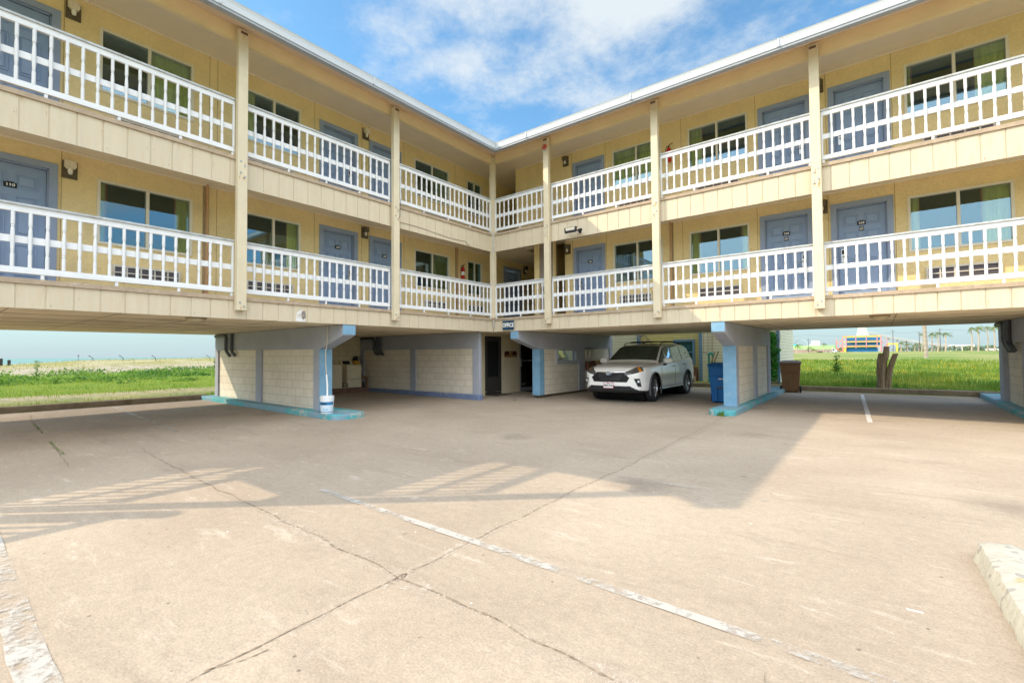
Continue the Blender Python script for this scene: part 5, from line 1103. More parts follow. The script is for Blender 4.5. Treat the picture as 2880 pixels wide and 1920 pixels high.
fw_ = ip([(0, .66), (.06, .76), (.15, .84), (.35, .915), (.6, .95), (.94, .965), (1.5, .955), (2.5, .955), (3.3, .96), (3.79, .968), (4.3, .94), (4.7, .88), (4.9, .80), (4.95, .76)], .04)
ftop = ip([(0, .87), (.06, .93), (.18, .99), (.5, 1.05), (.9, 1.09), (1.25, 1.11), (1.38, 1.13), (2.10, 1.61), (2.4, 1.665), (3.1, 1.70), (3.9, 1.695), (4.4, 1.67), (4.64, 1.61), (4.82, 1.34), (4.90, 1.12), (4.95, .9)], .05)
fbelt = ip([(0, .80), (.1, .86), (.3, .93), (.6, .98), (1.0, 1.02), (1.5, 1.06), (2.5, 1.10), (3.5, 1.14), (4.3, 1.22), (4.7, 1.16), (4.95, .8)], .06)
fbot = ip([(0, .34), (.1, .27), (.5, .24), (4.3, .26), (4.8, .36), (4.95, .46)], .05)
fxr = ip([(0, .55), (.3, .70), (.9, .78), (1.42, .82), (2.18, .68), (2.6, .70), (3.4, .70), (4.3, .66), (4.65, .64), (4.95, .62)], .05)
def section(L):
    w, zt_, zb, z0, xr = fw_(L), ftop(L), fbelt(L), fbot(L), fxr(L)
    cab = max(0, min(1, (L-1.35)/0.5)); zb = min(zb, zt_-0.05)
    ze = zt_-0.045-0.02*cab
    P = [(0, z0), (.78*w, z0), (.955*w, z0+.05), (.995*w, z0+.20), (.985*w, .58), (w, .74), (.99*w, .86 if zb > .95 else zb-.05), (.965*w, zb-.03), (.93*w, zb), (xr+.30*(.93*w-xr), zb+.72*(ze-zb)) , (xr+.02, ze-.01), (xr-.08, zt_-.02), (.5*xr, zt_-.006), (0, zt_)]
    for _ in range(2):
        Q = [P[0]]
        for a, b in zip(P[:-1], P[1:]):
            Q += [(a[0]*.75+b[0]*.25, a[1]*.75+b[1]*.25), (a[0]*.25+b[0]*.75, a[1]*.25+b[1]*.75)]
        Q.append(P[-1]); P = Q
    return P
Ls = [i*0.0125 for i in range(0, 44)] + [0.55+i*0.02 for i in range(0, 221)]
def dense(P):
    out = []
    for a, b in zip(P[:-1], P[1:]):
        n = 3
        for k in range(n): out.append((a[0]+(b[0]-a[0])*k/n, a[1]+(b[1]-a[1])*k/n))
    out.append(P[-1]); return out
rows = [dense(section(L)) for L in Ls]
K_ = len(rows[0]); groups = {}
def cls(x, L, z):
    ax = abs(x)
    for c in (0.94, 3.79):
        if ax > 0.60 and math.hypot(L-c, z-0.40) < 0.415: return None
    w, zt_, zb, xr = fw_(L), ftop(L), fbelt(L), fxr(L)
    if L < 0.6:
        u = ax+L*0.75
        k = (u-.47)/.62
        if 0 <= k <= 1 and L < 0.55 and z > .765+.12*k and z < .865+.19*k-0.06*(max(0, k-.75)/.25): return 'amber' if .72 < k < .88 and ax > .5 else 'headlight'
        if L < 0.16:
            hw = .44+(.84-z)*1.0 if z > .70 else .58-(.70-z)*.6
            if .575 < z < .845 and ax < hw: return 'grille'
        if L < 0.5:
            if z < .30: return 'clad'
            if z < .47 and ax < .60+(.47-z)*1.7 and L < .42: return 'clad'
            if .46 < z < .68 and ax > .70+(.66-z)*0.38 and u < .93+(.66-z)*.3 and L < .35: return 'foglamp'
    if z < fbot(L)+.085: return 'clad'
    if ax < xr-.03 and 1.47 < L < 2.16 and z > zt_-.09: return 'windscreen'
    if ax < xr-.06 and 4.60 < L < 4.85 and z > zt_-.08: return 'windscreen'
    if ax < .36 and 2.45 < L < 3.3 and z > zt_-.05: return 'sunroof'
    if z > zb+.025 and z < zt_-.085 and ax > xr-.035 and 1.3 < L < 4.55:
        Lf = 1.42+(z-1.10)*1.55+.13
        lo = Lf; hi = 4.52-(z-1.2)*.55
        if L > 4.15: hi = min(hi, 4.50-max(0, (1.32-z))*1.1)
        if lo < L < hi:
            for pc in (2.66, 3.50):
                if abs(L-(pc+(z-1.3)*.22)) < .028: return 'pillar'
            return 'side_glass'
        if lo-.10 < L <= lo: return 'pillar'
    return 'body'
vid = {}
verts = []
for i, L in enumerate(Ls):
    for j, (x, z) in enumerate(rows[i]): verts.append((x, L, z))
nR = len(verts); verts += [(-x, y, z) for x, y, z in verts]
for i in range(len(Ls)-1):
    for j in range(K_-1):
        a, b, c, d = i*K_+j, i*K_+j+1, (i+1)*K_+j+1, (i+1)*K_+j
        cx = sum(verts[q][0] for q in (a, b, c, d))/4; cy = sum(verts[q][1] for q in (a, b, c, d))/4; cz = sum(verts[q][2] for q in (a, b, c, d))/4
        g = cls(cx, cy, cz)
        if g is None: continue
        groups.setdefault(g, []).append((a, b, c, d)); groups.setdefault(g, []).append((a+nR, d+nR, c+nR, b+nR))
# front and rear caps as shrinking rings
def cap(i0, sgn):
    base = rows[i0]; L0 = Ls[i0]; zc = 0.60 if sgn < 0 else .75; prev = [i0*K_+j for j in range(K_)]; prevm = [q+nR for q in prev]
    NR = 26
    for k in range(1, NR+1):
        f = 1-k/NR; L = L0+sgn*0.045*math.sin((1-f)*math.pi/2)
        cur = []; 
        for (x, z) in base: cur.append(len(verts)); verts.append((x*f, L, zc+(z-zc)*f))
        curm = []
        for (x, z) in base: curm.append(len(verts)); verts.append((-x*f, L, zc+(z-zc)*f))
        for j in range(K_-1):
            q1 = (prev[j], prev[j+1], cur[j+1], cur[j]); cx, cz = sum(verts[q][0] for q in q1)/4, sum(verts[q][2] for q in q1)/4
            g = cls(cx, 0.02, cz) if sgn < 0 else ('clad' if cz < .6 else 'body')
            if g is None: g = 'clad'
            if sgn < 0: q1 = q1[::-1]
            q2 = (prevm[j], cur and curm[j], curm[j+1], prevm[j+1])
            if sgn < 0: q2 = q2[::-1]
            groups.setdefault(g, []).append(q1); groups.setdefault(g, []).append(q2)
        prev, prevm = cur, curm
cap(0, -1); cap(len(Ls)-1, 1)
car = thing('parked_car', 'pearl white SUV parked nose out between the office pier and the blue bin', 'car', (3.35, 1.14, 0.025))
gm = {'body': carpaint, 'clad': clad, 'grille': mat('grille_black', (0.015, 0.015, 0.017), 0.35, 0.2, 40), 'headlight': lens, 'amber': amber, 'foglamp': clad, 'windscreen': carglass, 'sunroof': carglass, 'side_glass': sideglass, 'pillar': black}
nm_ = {'body': 'body', 'clad': 'lower_cladding', 'grille': 'grille', 'headlight': 'headlight', 'amber': 'turn_signal', 'foglamp': 'fog_lamp_recess', 'windscreen': 'windscreen', 'sunroof': 'sunroof', 'side_glass': 'side_window', 'pillar': 'window_pillar'}
def sub(name, faces, m_, off=0.0):
    used = {}; vs = []; fs = []
    for f in faces:
        g = []
        for v in f:
            if v not in used: used[v] = len(vs); vs.append(verts[v])
            g.append(used[v])
        fs.append(tuple(dict.fromkeys(g)))
    fs = [f for f in fs if len(f) > 2]
    me = bpy.data.meshes.new(name); me.from_pydata(vs, [], fs); me.materials.append(m_); me.polygons.foreach_set('use_smooth', [True]*len(me.polygons))
    bm = bmesh.new(); bm.from_mesh(me); bmesh.ops.remove_doubles(bm, verts=bm.verts, dist=0.0006)
    bmesh.ops.recalc_face_normals(bm, faces=bm.faces) if name == 'body' else None
    bm.to_mesh(me); bm.free()
    o = bpy.data.objects.new(name, me); COL.objects.link(o); o.parent = car; return o
for g, fs_ in groups.items():
    if g in ('headlight', 'amber', 'foglamp', 'side_glass'):
        for sd in (1, -1):
            ff = [f for f in fs_ if sum(verts[q][0] for q in f)*sd > 0]
            if ff: sub(nm_[g], ff, gm[g])
    elif g == 'windscreen':
        sub('windscreen', [f for f in fs_ if verts[f[0]][1] < 3], gm[g]); sub('rear_window', [f for f in fs_ if verts[f[0]][1] > 3], gm[g])
    else: sub(nm_[g], fs_, gm[g])
def surfx(L, z):
    P = section(L); best = None
    for a, b in zip(P[3:-1], P[4:]):
        if min(a[1], b[1]) <= z <= max(a[1], b[1]) and abs(b[1]-a[1]) > 1e-6:
            x = a[0]+(b[0]-a[0])*(z-a[1])/(b[1]-a[1]); best = x if best is None else max(best, x)
    return best or fw_(L)
gapm = mat('panel_gap', (0.03, 0.03, 0.03), .7)
for sd in (1, -1):
    q = MB()
    for L0, L1_ in ((1.50, 1.46), (2.60, 2.66), (3.50, 3.60)):
        pts = []
        for i in range(12):
            z = .40+.70*i/11; L = L0+(L1_-L0)*i/11
            if math.hypot(L-3.79, z-.40) < .46: continue
            pts.append((sd*(surfx(L, z)+.0005), L, z))
        q.tube(pts, .0045, 4)
    q.tube([(sd*(surfx(L, .395)+.0005), L, .395) for L in [1.5+.1*i for i in range(18)]], .0045, 4)
    q.tube([(sd*fw_(L)*.86, L, ftop(L)-.028) for L in [.25+.09*i for i in range(13)]], .0045, 4)
    q.build('panel_gap', gapm, car)
# dark cabin inside
q = MB(); q.box(-.72, .72, 1.7, 4.4, .5, 1.05); q.box(-.6, .6, 2.3, 4.4, 1.05, 1.10); q.build('cabin', mat('cabin_dark', (0.02, 0.02, 0.022), 0.9), car)
for sx in (-.36, .36):
    q = MB(); q.box(sx-.22, sx+.22, 2.55, 2.72, .9, 1.36); q.box(sx-.12, sx+.12, 2.6, 2.7, 1.36, 1.5); q.build('seat', mat('seat_dark', (0.05, 0.05, 0.055), 0.9), car, bevel=0.03)
# wheel wells
for c in (.94, 3.79):
    q = MB(); q.cyl((-.72, c, .40), (.72, c, .40), .425, n=32, caps=True); q.build('wheel_well', mat('well_black', (0.008, 0.008, 0.009), 0.95), car)
for c in (.94, 3.79):
    for sd in (1, -1):
        q = MB(); n = 28; vs = []
        for i in range(n+1):
            a = R(-28)+R(236)*i/n
            for rr_, xx in ((.412, .955), (.412, .978), (.445, .978), (.452, .95)):
                vs.append((sd*(xx-0.004), c+rr_*math.cos(a), .40+rr_*math.sin(a)))
        fs = []
        for i in range(n):
            for j in range(3):
                f = (i*4+j, i*4+j+1, (i+1)*4+j+1, (i+1)*4+j); fs.append(f if sd < 0 else f[::-1])
        q.add(vs, fs); q.build('arch_trim', mat('arch_grey', (0.12, 0.12, 0.125), 0.5), car, smooth=True)
# wheels
def wheel(x, L, turn):
    sd = 1 if x > 0 else -1
    w_ = bpy.data.objects.new('wheel', None); 
    q = MB(); prof = [(.262, -.105), (.30, -.118), (.345, -.118), (.372, -.10), (.382, -.05), (.382, .05), (.372, .10), (.345, .118), (.30, .118), (.262, .105)]
    n = 40; vs = [(z, r*math.cos(2*math.pi*j/n), r*math.sin(2*math.pi*j/n)) for r, z in prof for j in range(n)]; k = len(prof)
    fs = [(i*n+j, (i+1)*n+j, (i+1)*n+(j+1) % n, i*n+(j+1) % n) for i in range(k-1) for j in range(n)]; q.add(vs, fs)
    for zz in (-.06, -.02, .02, .06):
        pass
    o = q.build('wheel', tyrem, car, smooth=True); o.location = (x, L, .382); o.rotation_euler = (0, 0, turn)
    q = MB(); prof = [(.262, .10), (.25, .10), (.235, .06), (.225, -.06), (.25, -.10)]
    vs = [(sd*z, r*math.cos(2*math.pi*j/n), r*math.sin(2*math.pi*j/n)) for r, z in prof for j in range(n)]
    fs = [(i*n+j, (i+1)*n+j, (i+1)*n+(j+1) % n, i*n+(j+1) % n) for i in range(len(prof)-1) for j in range(n)]
    q.add(vs, fs); q.cyl((sd*.04, 0, 0), (sd*.085, 0, 0), .06, .05, n=16)
    for s5 in range(5):
        for off in (-.16, .16):
            a = 2*math.pi*s5/5+off; b = 2*math.pi*s5/5+off*1.5
            p0 = Vector((sd*.065, .05*math.cos(a), .05*math.sin(a))); p1 = Vector((sd*.088, .245*math.cos(b), .245*math.sin(b))); t_ = Vector((0, -math.sin(a), math.cos(a)))
            q.add([p0-t_*.020, p0+t_*.020, p1+t_*.018, p1-t_*.018, p0-t_*.022-Vector((sd*.03, 0, 0)), p0+t_*.022-Vector((sd*.03, 0, 0)), p1+t_*.02-Vector((sd*.03, 0, 0)), p1-t_*.02-Vector((sd*.03, 0, 0))], [(0, 1, 2, 3), (0, 4, 5, 1), (3, 2, 6, 7), (1, 5, 6, 2), (0, 3, 7, 4)])
    q.build('rim', rimm, o, smooth=False)
    q = MB(); q.cyl((sd*.0, 0, 0), (sd*.01, 0, 0), .235, n=28); q.build('brake', mat('brake_dark', (0.03, 0.03, 0.032), 0.7), o)
    bpy.data.objects.remove(w_)
wheel(.845, .94, R(9)); wheel(-.835, .94, R(9)); wheel(.84, 3.79, 0); wheel(-.84, 3.79, 0)
# mirrors, handles, rails, trims
for sd in (1, -1):
    q = MB(); q.lathe([(0.0, -.13), (.05, -.125), (.072, -.08), (.078, 0), (.07, .07), (.045, .11), (0.0, .12)], n=16)
    q.v = [(sd*(1.06+z*1.15), 1.72+y*0.9+0.04*abs(z), 1.15+x*1.25) for x, y, z in q.v]; q.f = [f[::-1] for f in q.f] if sd < 0 else q.f
    mo = q.build('side_mirror', carpaint, car, smooth=True)
    q = MB(); q.prism([(sd*.86, 1.64, 1.02), (sd*.86, 1.86, 1.02), (sd*1.0, 1.82, 1.09), (sd*1.0, 1.68, 1.09)], (0, 0, -.045)); q.build('mirror_foot', black, mo)
    for L in (2.50, 3.42):
        q = MB(); z = fbelt(L)-.12; q.tube([(sd*(fw_(L)*.985), L-.10, z), (sd*(fw_(L)+.03), L-.07, z), (sd*(fw_(L)+.03), L+.07, z), (sd*(fw_(L)*.985), L+.10, z)], .014, 8); q.build('door_handle', chrome, car, smooth=True)
    q = MB(); pts = [(sd*(fw_(L)*.938), L, fbelt(L)+.012) for L in [1.65+i*.1 for i in range(0, 29)]]; q.tube(pts, .007, 6)
    q.tube([(sd*(fxr(L)+.035+.0*L), L, ftop(L)-.078) for L in [2.25+i*.1 for i in range(0, 21)]], .005, 6); q.build('chrome_trim', chrome, car)
    q = MB(); q.tube([(sd*(.97), L, .345) for L in [1.42+i*.1 for i in range(0, 20)]], .018, 6); q.build('sill_trim', chrome, car)
    q = MB(); pts = [(sd*.60, 2.25, ftop(2.25)-.05), (sd*.60, 2.34, ftop(2.34)+.035), (sd*.595, 2.6, ftop(2.6)+.045), (sd*.59, 3.4, ftop(3.4)+.045), (sd*.57, 4.1, ftop(4.1)+.03), (sd*.56, 4.22, ftop(4.2)-.04)]; q.tube(pts, .014, 8); q.build('roof_rail', black, car)
    q = MB(); q.lathe([(0.0, -.13), (.04, -.11), (.055, 0), (.03, .10), (0, .12)], n=12); q.v = [(sd*(.86+x*.8+z*.10), 4.50+z*.9, 1.02+y*1.1) for x, y, z in q.v]; q.build('tail_light', redlens, car, smooth=True)
    q = MB(); q.lathe([(0.0, -.02), (.03, -.015), (.035, 0)], n=14); q.v = [(sd*.79+x*1.2, .10+z+abs(x)*.2, .60+y) for x, y, z in q.v]; q.build('fog_lamp', mat('fog_lens', (0.8, 0.82, 0.85), 0.15, 0.02, 8, coat=1), car, smooth=True)
for L in (2.75, 3.75):
    q = MB(); q.tube([(-.60, L, ftop(L)+.035), (-.55, L, ftop(L)+.065), (0, L, ftop(L)+.075), (.55, L, ftop(L)+.065), (.60, L, ftop(L)+.035)], .018, 8); q.build('roof_crossbar', black, car)
q = MB()
for k in range(6): z = .63+k*.033; hw = .40+(.83-z)*0.9 if z > .70 else .51-(.70-z)*.6; q.tube([(-hw, .0, z), (-hw*.6, -.035, z), (0, -.048, z), (hw*.6, -.035, z), (hw, 0, z)], .0045, 5)
q.build('grille_bar', mat('grille_grey', (0.10, 0.10, 0.11), 0.3), car)
q = MB(); q.tube([(-.47, .02, .85), (-.30, -.035, .852), (-.10, -.055, .845), (0, -.06, .835), (.10, -.055, .845), (.30, -.035, .852), (.47, .02, .85)], [.006, .012, .018, .02, .018, .012, .006], 8); q.build('grille_surround', chrome, car, smooth=True)
q = MB(); n = 28
q.cyl((0, -.06, .822), (0, -.075, .822), .055, n=n); q.v = [(x*1.45, y, z) for x, y, z in q.v]; em = q.build('front_emblem', mat('emblem_blue', (0.02, 0.12, 0.25), 0.25, 0.05, 5, coat=1), car)
q = MB()
def ring(q, rx, rz_, cx, cz, y, r, n=28): q.tube([(cx+rx*math.cos(2*math.pi*i/n), y, cz+rz_*math.sin(2*math.pi*i/n)) for i in range(n+1)], r, 6)
ring(q, .078, .052, 0, .822, -.077, .0055); ring(q, .045, .017, 0, .838, -.078, .0035); ring(q, .018, .040, 0, .824, -.078, .0035); q.build('emblem_ring', chrome, em)
q = MB(); q.box(-.185, .125, -.070, -.062, .40, .56, 0); q.box(-.175, .115, -.072, -.070, .41, .55, 1)
add_text(q, 'NRY\u00b71716', .068, (-.03, -.0735, .475), (1, 0, 0), (0, 0, 1), 2, bold=.0022, sx=.92); add_text(q, 'TEXAS', .026, (-.03, -.0735, .535), (1, 0, 0), (0, 0, 1), 3, bold=.0008)
q.build('number_plate', [mat('plate_frame_red', (0.50, 0.03, 0.13), 0.5), whitel, blackl, mat('plate_red', (0.45, 0.03, 0.04), 0.5)], car)

# ------------------------------------------------------------------ neighbouring house and yard things
house = thing('clapboard_house', 'yellow clapboard house with blue corner boards behind the parked car', 'house')
gz0 = 0.16
q = MB(); q.box(-8, 0.5, 9.9, 14, gz0, 4.6); q.box(3.36, 6.25, 9.9, 14, gz0, 4.6); q.build('wall', sidingW, house)
q = MB(); q.box(0.5, 3.26, 10.05, 14, gz0, 4.6); q.build('wall', sidingY, house)
q = MB(); q.box(0.44, 0.56, 9.86, 10.05, gz0, 4.6); q.box(3.24, 3.37, 9.86, 10.05, gz0, 4.6); q.box(6.2, 6.3, 9.87, 9.96, gz0, 4.6); q.box(0.56, 3.24, 10.0, 10.05, 2.9, 3.1); q.build('corner_board', bluetrim, house)
q = MB()
for b in ((2.10, 3.03, 1.90, 2.0), (2.10, 3.03, 0.88, 0.95), (2.10, 2.2, 0.95, 1.90), (2.93, 3.03, 0.95, 1.90)): q.box(b[0], b[1], 9.99, 10.06, b[2], b[3])
q.box(2.2, 2.93, 10.01, 10.05, 1.42, 1.46); wf = q.build('window', bluetrim, house)
q = MB(); q.box(2.2, 2.93, 10.035, 10.042, 0.95, 1.9); q.build('pane', mat('teal_dark_glass', (0.03, 0.10, 0.12), 0.15, 0.5, 6), wf)
q = MB(); q.prism([(-8.3, 9.4, 4.5), (6.6, 9.4, 4.5), (6.6, 12, 6.2), (-8.3, 12, 6.2)], (0, 0, .1)); q.prism([(-8.3, 14.6, 4.5), (6.6, 14.6, 4.5), (6.6, 12, 6.2), (-8.3, 12, 6.2)], (0, 0, .1)); q.build('roof', gutgrey, house)
q = MB()
for x, w_ in ((3.62, .02), (3.8, .03), (4.35, .02)): q.cyl((x, 9.88, gz0), (x, 9.88, 4.4), w_/2, n=8)
q.tube([(6.32, 9.8, 2.35), (6.35, 9.75, 2.0), (6.30, 9.75, 1.6)], .012, 6); q.build('conduit', mat('pipe_beige', (0.5, 0.42, 0.32), 0.6), house)
q = MB(); q.box(2.3, 2.75, 9.75, 9.98, gz0, .62); q.box(2.95, 3.15, 9.7, 9.95, gz0, .8); tag(q.build('utility_box', mat('box_brown', (0.17, 0.08, 0.05), 0.8, 0.3, 8)), 'dark brown box against the clapboard house wall', 'box')
q = MB()
for dx in (0, .30): q.box(0.80+dx, 0.84+dx, 9.55, 9.60, 0, 2.6)
for k in range(8): q.box(0.80, 1.14, 9.56, 9.59, .25+.3*k, .28+.3*k)
M_ = Matrix.Rotation(R(-38), 4, 'Y'); c0 = Vector((1.1, 9.57, 1.8)); q.v = [tuple(M_ @ (Vector(v)-Vector((0.97, 9.57, 1.3)))+c0) for v in q.v]
tag(q.build('ladder', mat('ladder_wood', (0.35, 0.28, 0.2), 0.8, 0.2, 10)), 'weathered ladder slanting against the clapboard house above the car roof', 'ladder')
q = MB(); q.tube([(0, -.23, 0), (.01, -.1, 0), (0, 0.1, .01), (0, .23, 0)], [.15, .165, .155, .16], 14); q.v = [(y, x, z+.15) for x, y, z in q.v]
o = q.build('cut_log', wood, smooth=True); o.location = (3.30, 8.35, 0.2); o.scale = (0.85, 0.85, 0.95); tag(o, 'short cut log lying behind the car near the house', 'log')
t = thing('yard_pump', 'teal painted pump stand with wooden handles behind the blue bin', 'pump', (3.95, 9.2, gz0))
teal = mat('teal_metal', (0.02, 0.30, 0.26), 0.5, 0.15, 8)
q = MB(); q.cyl((-.12, 0, 0), (-.12, 0, 1.15), .035, n=10); q.cyl((.02, 0, .4), (.02, 0, 1.15), .02, n=8); q.tube([(-.15, 0, 1.15), (-.05, 0, 1.22), (.08, 0, 1.15)], .05, 8); q.build('stand', teal, t)
q = MB(); q.tube([(-.08, -.02, .62), (.12, -.02, 1.28)], .028, 6); q.tube([(.04, 0, .72), (.26, 0, 1.30)], .025, 6); q.build('wooden_handle', wood, t)
q = MB(); q.tube([(-.38, .1, 1.22), (-.28, .1, 1.26), (-.15, 0, 1.18)], .012, 6); q.tube([(-.35, .1, 1.22), (-.35, .1, 2.2)], .008, 5); q.build('feed_line', mat('line_rust', (0.3, 0.2, 0.14), 0.6), t)
q = MB(); q.tube([(6.02, 9.3, .16), (6.0, 9.3, 1.5)], .022, 8); q.tube([(5.72, 9.3, 1.55), (6.0, 9.3, 1.5)], .018, 8); q.tube([(5.77, 9.3, 1.45), (6.0, 9.3, 1.48)], .012, 8)
tag(q.build('standpipe', mat('standpipe_white', (0.7, 0.7, 0.68), 0.5)), 'white standpipe beside the ivy at the house corner', 'pipe')

# leaf clumps
def leaves(q, cx, cy, cz, rx, ry, rz_, n, s, rr, m=0, shell=0.55):
    for k in range(n):
        while True:
            v = Vector((rr.uniform(-1, 1), rr.uniform(-1, 1), rr.uniform(-1, 1)))
            if shell*0.6 < v.length <= 1: break
        f = 1+0.35*noise.noise(Vector((v.x*2.2+cx, v.y*2.2+cy, v.z*2.2)))
        p = Vector((cx+v.x*rx*f, cy+v.y*ry*f, cz+v.z*rz_*f)); a = Vector((rr.gauss(0, 1), rr.gauss(0, 1), rr.gauss(0, 1))).normalized(); b = a.cross(Vector((rr.gauss(0, 1), rr.gauss(0, 1), rr.gauss(0, 1)))).normalized()
        ss = s*rr.uniform(.6, 1.3); q.add([p-a*ss, p+b*ss*.45, p+a*ss, p-b*ss*.45], [(0, 1, 2, 3)], m)
rr = random.Random(21)
ivy = leafmat('ivy_leaf', (0.02, 0.13, 0.015), (0.06, 0.28, 0.03), 5)
t = thing('ivy_shrub', 'tall bright green climbing shrub at the right corner of the house', 'shrub', (0, 0, 0))
q = MB()
for z in (.5, .8, 1.1, 1.4, 1.7, 1.95): leaves(q, 5.98+rr.uniform(-.05, .05), 9.72, z, .30 if z < 1.7 else .22, .3, .26, 420, .05, rr)
leaves(q, 6.28, 9.72, 1.45, .08, .1, .12, 40, .04, rr); leaves(q, 6.22, 9.72, .95, .07, .1, .1, 30, .04, rr)
q.build('foliage', ivy, t); q = MB(); q.tube([(5.95, 9.78, .1), (5.95, 9.76, 1.0), (5.97, 9.76, 1.9)], .025, 6); q.build('stem', wood, t)
q = MB()
for k in range(900):
    x, y = rr.uniform(5.2, 6.85), rr.uniform(8.15, 9.9); s = rr.uniform(.01, .035)
    q.add([(x-s, y, terr(x, y)), (x+s, y-s, terr(x, y)), (x+s*.3, y+s, terr(x, y)), (x, y, terr(x, y)+s*.8)], [(0, 1, 3), (1, 2, 3), (2, 0, 3)])
tag(q.build('mulch', mat('mulch_brown', (0.22, 0.14, 0.09), 0.9, 0.4, 30)), 'brown mulch and dead leaves beside the brown bin', 'mulch', kind='stuff')

# forked stump behind the kerb
t = thing('forked_stump', 'weathered forked tree stump rising behind the kerb', 'tree stump', (9.47, 8.35, 0.12))
def limb(pts, rs, n=14, seed=0):
    q = MB(); P_ = []; k = 14
    pts = [Vector(p) for p in pts]
    for i in range(k+1):
        f = i/k*(len(pts)-1); a = int(min(f, len(pts)-2)); u = f-a; P_.append((pts[a].lerp(pts[a+1], u), rs[a]+(rs[a+1]-rs[a])*u))
    vs = []
    for p, r in P_:
        for j in range(n):
            an = 2*math.pi*j/n; rr2 = r*(1+.13*math.sin(an*3+seed)+.10*noise.noise(Vector((math.cos(an)*2+seed, math.sin(an)*2, p.z*2.5))))
            vs.append((p.x+rr2*math.cos(an), p.y+rr2*math.sin(an), p.z))
    fs = [(i*n+j, i*n+(j+1) % n, (i+1)*n+(j+1) % n, (i+1)*n+j) for i in range(k) for j in range(n)]+[tuple(range(k*n, (k+1)*n))]
    q.add(vs, fs); return q
limb([(-.07, 0, 0), (-.05, 0, .5), (-.01, 0, .95), (.07, 0, 1.18), (.09, 0, 1.44)], [.14, .115, .10, .085, .075], 16, 0).build('trunk', wood, t, smooth=True)
limb([(.05, .02, 0), (.10, .02, .4), (.16, .02, .75), (.27, .02, 1.1), (.31, .02, 1.21)], [.11, .09, .08, .075, .07], 14, 2).build('fork', wood, t, smooth=True)
limb([(-.14, -.03, .5), (-.10, -.03, .95), (-.06, -.03, 1.22)], [.06, .065, .06], 12, 4).build('fork', wood, t, smooth=True)

# ------------------------------------------------------------------ grass and shore plants
gr1 = leafmat('grass_blade', (0.07, 0.19, 0.025), (0.27, 0.34, 0.04), 0.5, 0.4)
gr2 = leafmat('grass_dry', (0.42, 0.40, 0.03), (0.60, 0.36, 0.04), 1.5, 0.3)
q = MB(); rr = random.Random(3)
for k in range(42000):
    y = 8.12+34*rr.random()**1.9; x = rr.uniform(4.5, 15.5+ (y-8)*0.75) - (y-8)*0.05
    if x < 6.9 and y < 11.0: continue
    if 9.2 < x < 9.9 and y < 8.6: continue
    h = (0.08+0.18*rr.random())*(0.7+0.9*max(0, noise.noise(Vector((x*.5, y*.5, 1)))+.3)); w_ = 0.006+0.006*(y-8)/10
    blade(q, x, y, terr(x, y)-0.02, h*(1 if y > 9 else .8), w_, h*rr.uniform(.1, .9), rr.random()*6.3, 1 if (noise.noise(Vector((x*.35, y*.6, 7))) > .30 and y > 10 and rr.random() < .4) else 0)
tag(q.build('grass', [gr1, gr2]), 'long bright green grass growing behind the right wing', 'grass', kind='stuff')
q = MB()
for k in range(9000):
    x = -7.7-14*rr.random()**1.3; y = rr.uniform(-15, 0); x0_ = -x
    if 8.4+.6*noise.noise(Vector((y*.4, 0, 0))) < x0_ < 10.6+.8*noise.noise(Vector((y*.5, 4, 0))): continue
    if x0_ < 8.4 and rr.random() < .6: continue
    h = 0.05+0.10*rr.random(); blade(q, x, y, terr(x, y)-.01, h, .010, h*rr.uniform(.1, .9), rr.random()*6.3)
tag(q.build('grass', [leafmat('verge_grass', (0.14, 0.27, 0.025), (0.34, 0.38, 0.06), .8, .4)]), 'short yellow green grass beside the gravel track', 'grass', kind='stuff')
# low shore shrubs as a belt of ground cover
q = MB(); bush = leafmat('shore_leaf', (0.05, 0.15, 0.03), (0.22, 0.36, 0.05), .7, .4)
for k in range(400):
    y = rr.uniform(-18, 12); x = -rr.uniform(17.0, 33)-max(0, y+3)*.7
    if noise.noise(Vector((x*.15, y*.25, 9))) < -.22: continue
    if rr.random() < .25 and x < -27: continue
    s = rr.uniform(.35, .95)*(.8 if x < -24 else .7); leaves(q, x, y, terr(x, y)+s*.16, s*1.15, s*1.4, s*.42, int(150*s), .085, rr)
tag(q.build('shore_plants', bush), 'belt of low green weeds between the track and the sand', 'ground cover', kind='stuff')
q = MB()
for k in range(3500):
    x = -rr.uniform(42, 75); y = rr.uniform(-14, 50); h = rr.uniform(.12, .34); blade(q, x, y, terr(x, y)-.03, h, .018, h*rr.uniform(.2, .8), rr.random()*6.3)
tag(q.build('dune_grass', leafmat('dune_blade', (0.20, 0.22, 0.05), (0.36, 0.33, 0.14), .3, .3)), 'olive dune grass on the ridge before the sea', 'grass', kind='stuff')
def tallplant(x, y, h, label, n=60, s=.06):
    t = thing('tall_weed', label, 'weed', (x, y, terr(x, y))); q = MB()
    for k in range(n):
        z = h*(.15+.85*rr.random()); a = rr.random()*6.3; l = s*(1.6-z/h); b = Vector((math.cos(a), math.sin(a), .5))*l*2
        p = Vector((rr.gauss(0, .05*h), rr.gauss(0, .05*h), z)); sd = Vector((-math.sin(a), math.cos(a), 0))*l*.28
        q.add([p, p+b*.5+sd, p+b, p+b*.5-sd], [(0, 1, 2, 3)])
    q.build('leaves', bush, t); q = MB(); q.tube([(0, 0, 0), (0.01, 0, h*.5), (0, 0.01, h)], [.012, .01, .004], 5); q.build('stem', bush, t)
tallplant(-24.5, -7.1, 1.0, 'single tall leafy weed standing on the sand at left', 90, .09)
tallplant(-27, 2.2, 1.5, 'large rounded green weed clump on the shore left of the pier', 420, .14)
tallplant(7.8, 15.5, 1.05, 'tall fresh green weed in the field right of the brown bin', 140, .10)
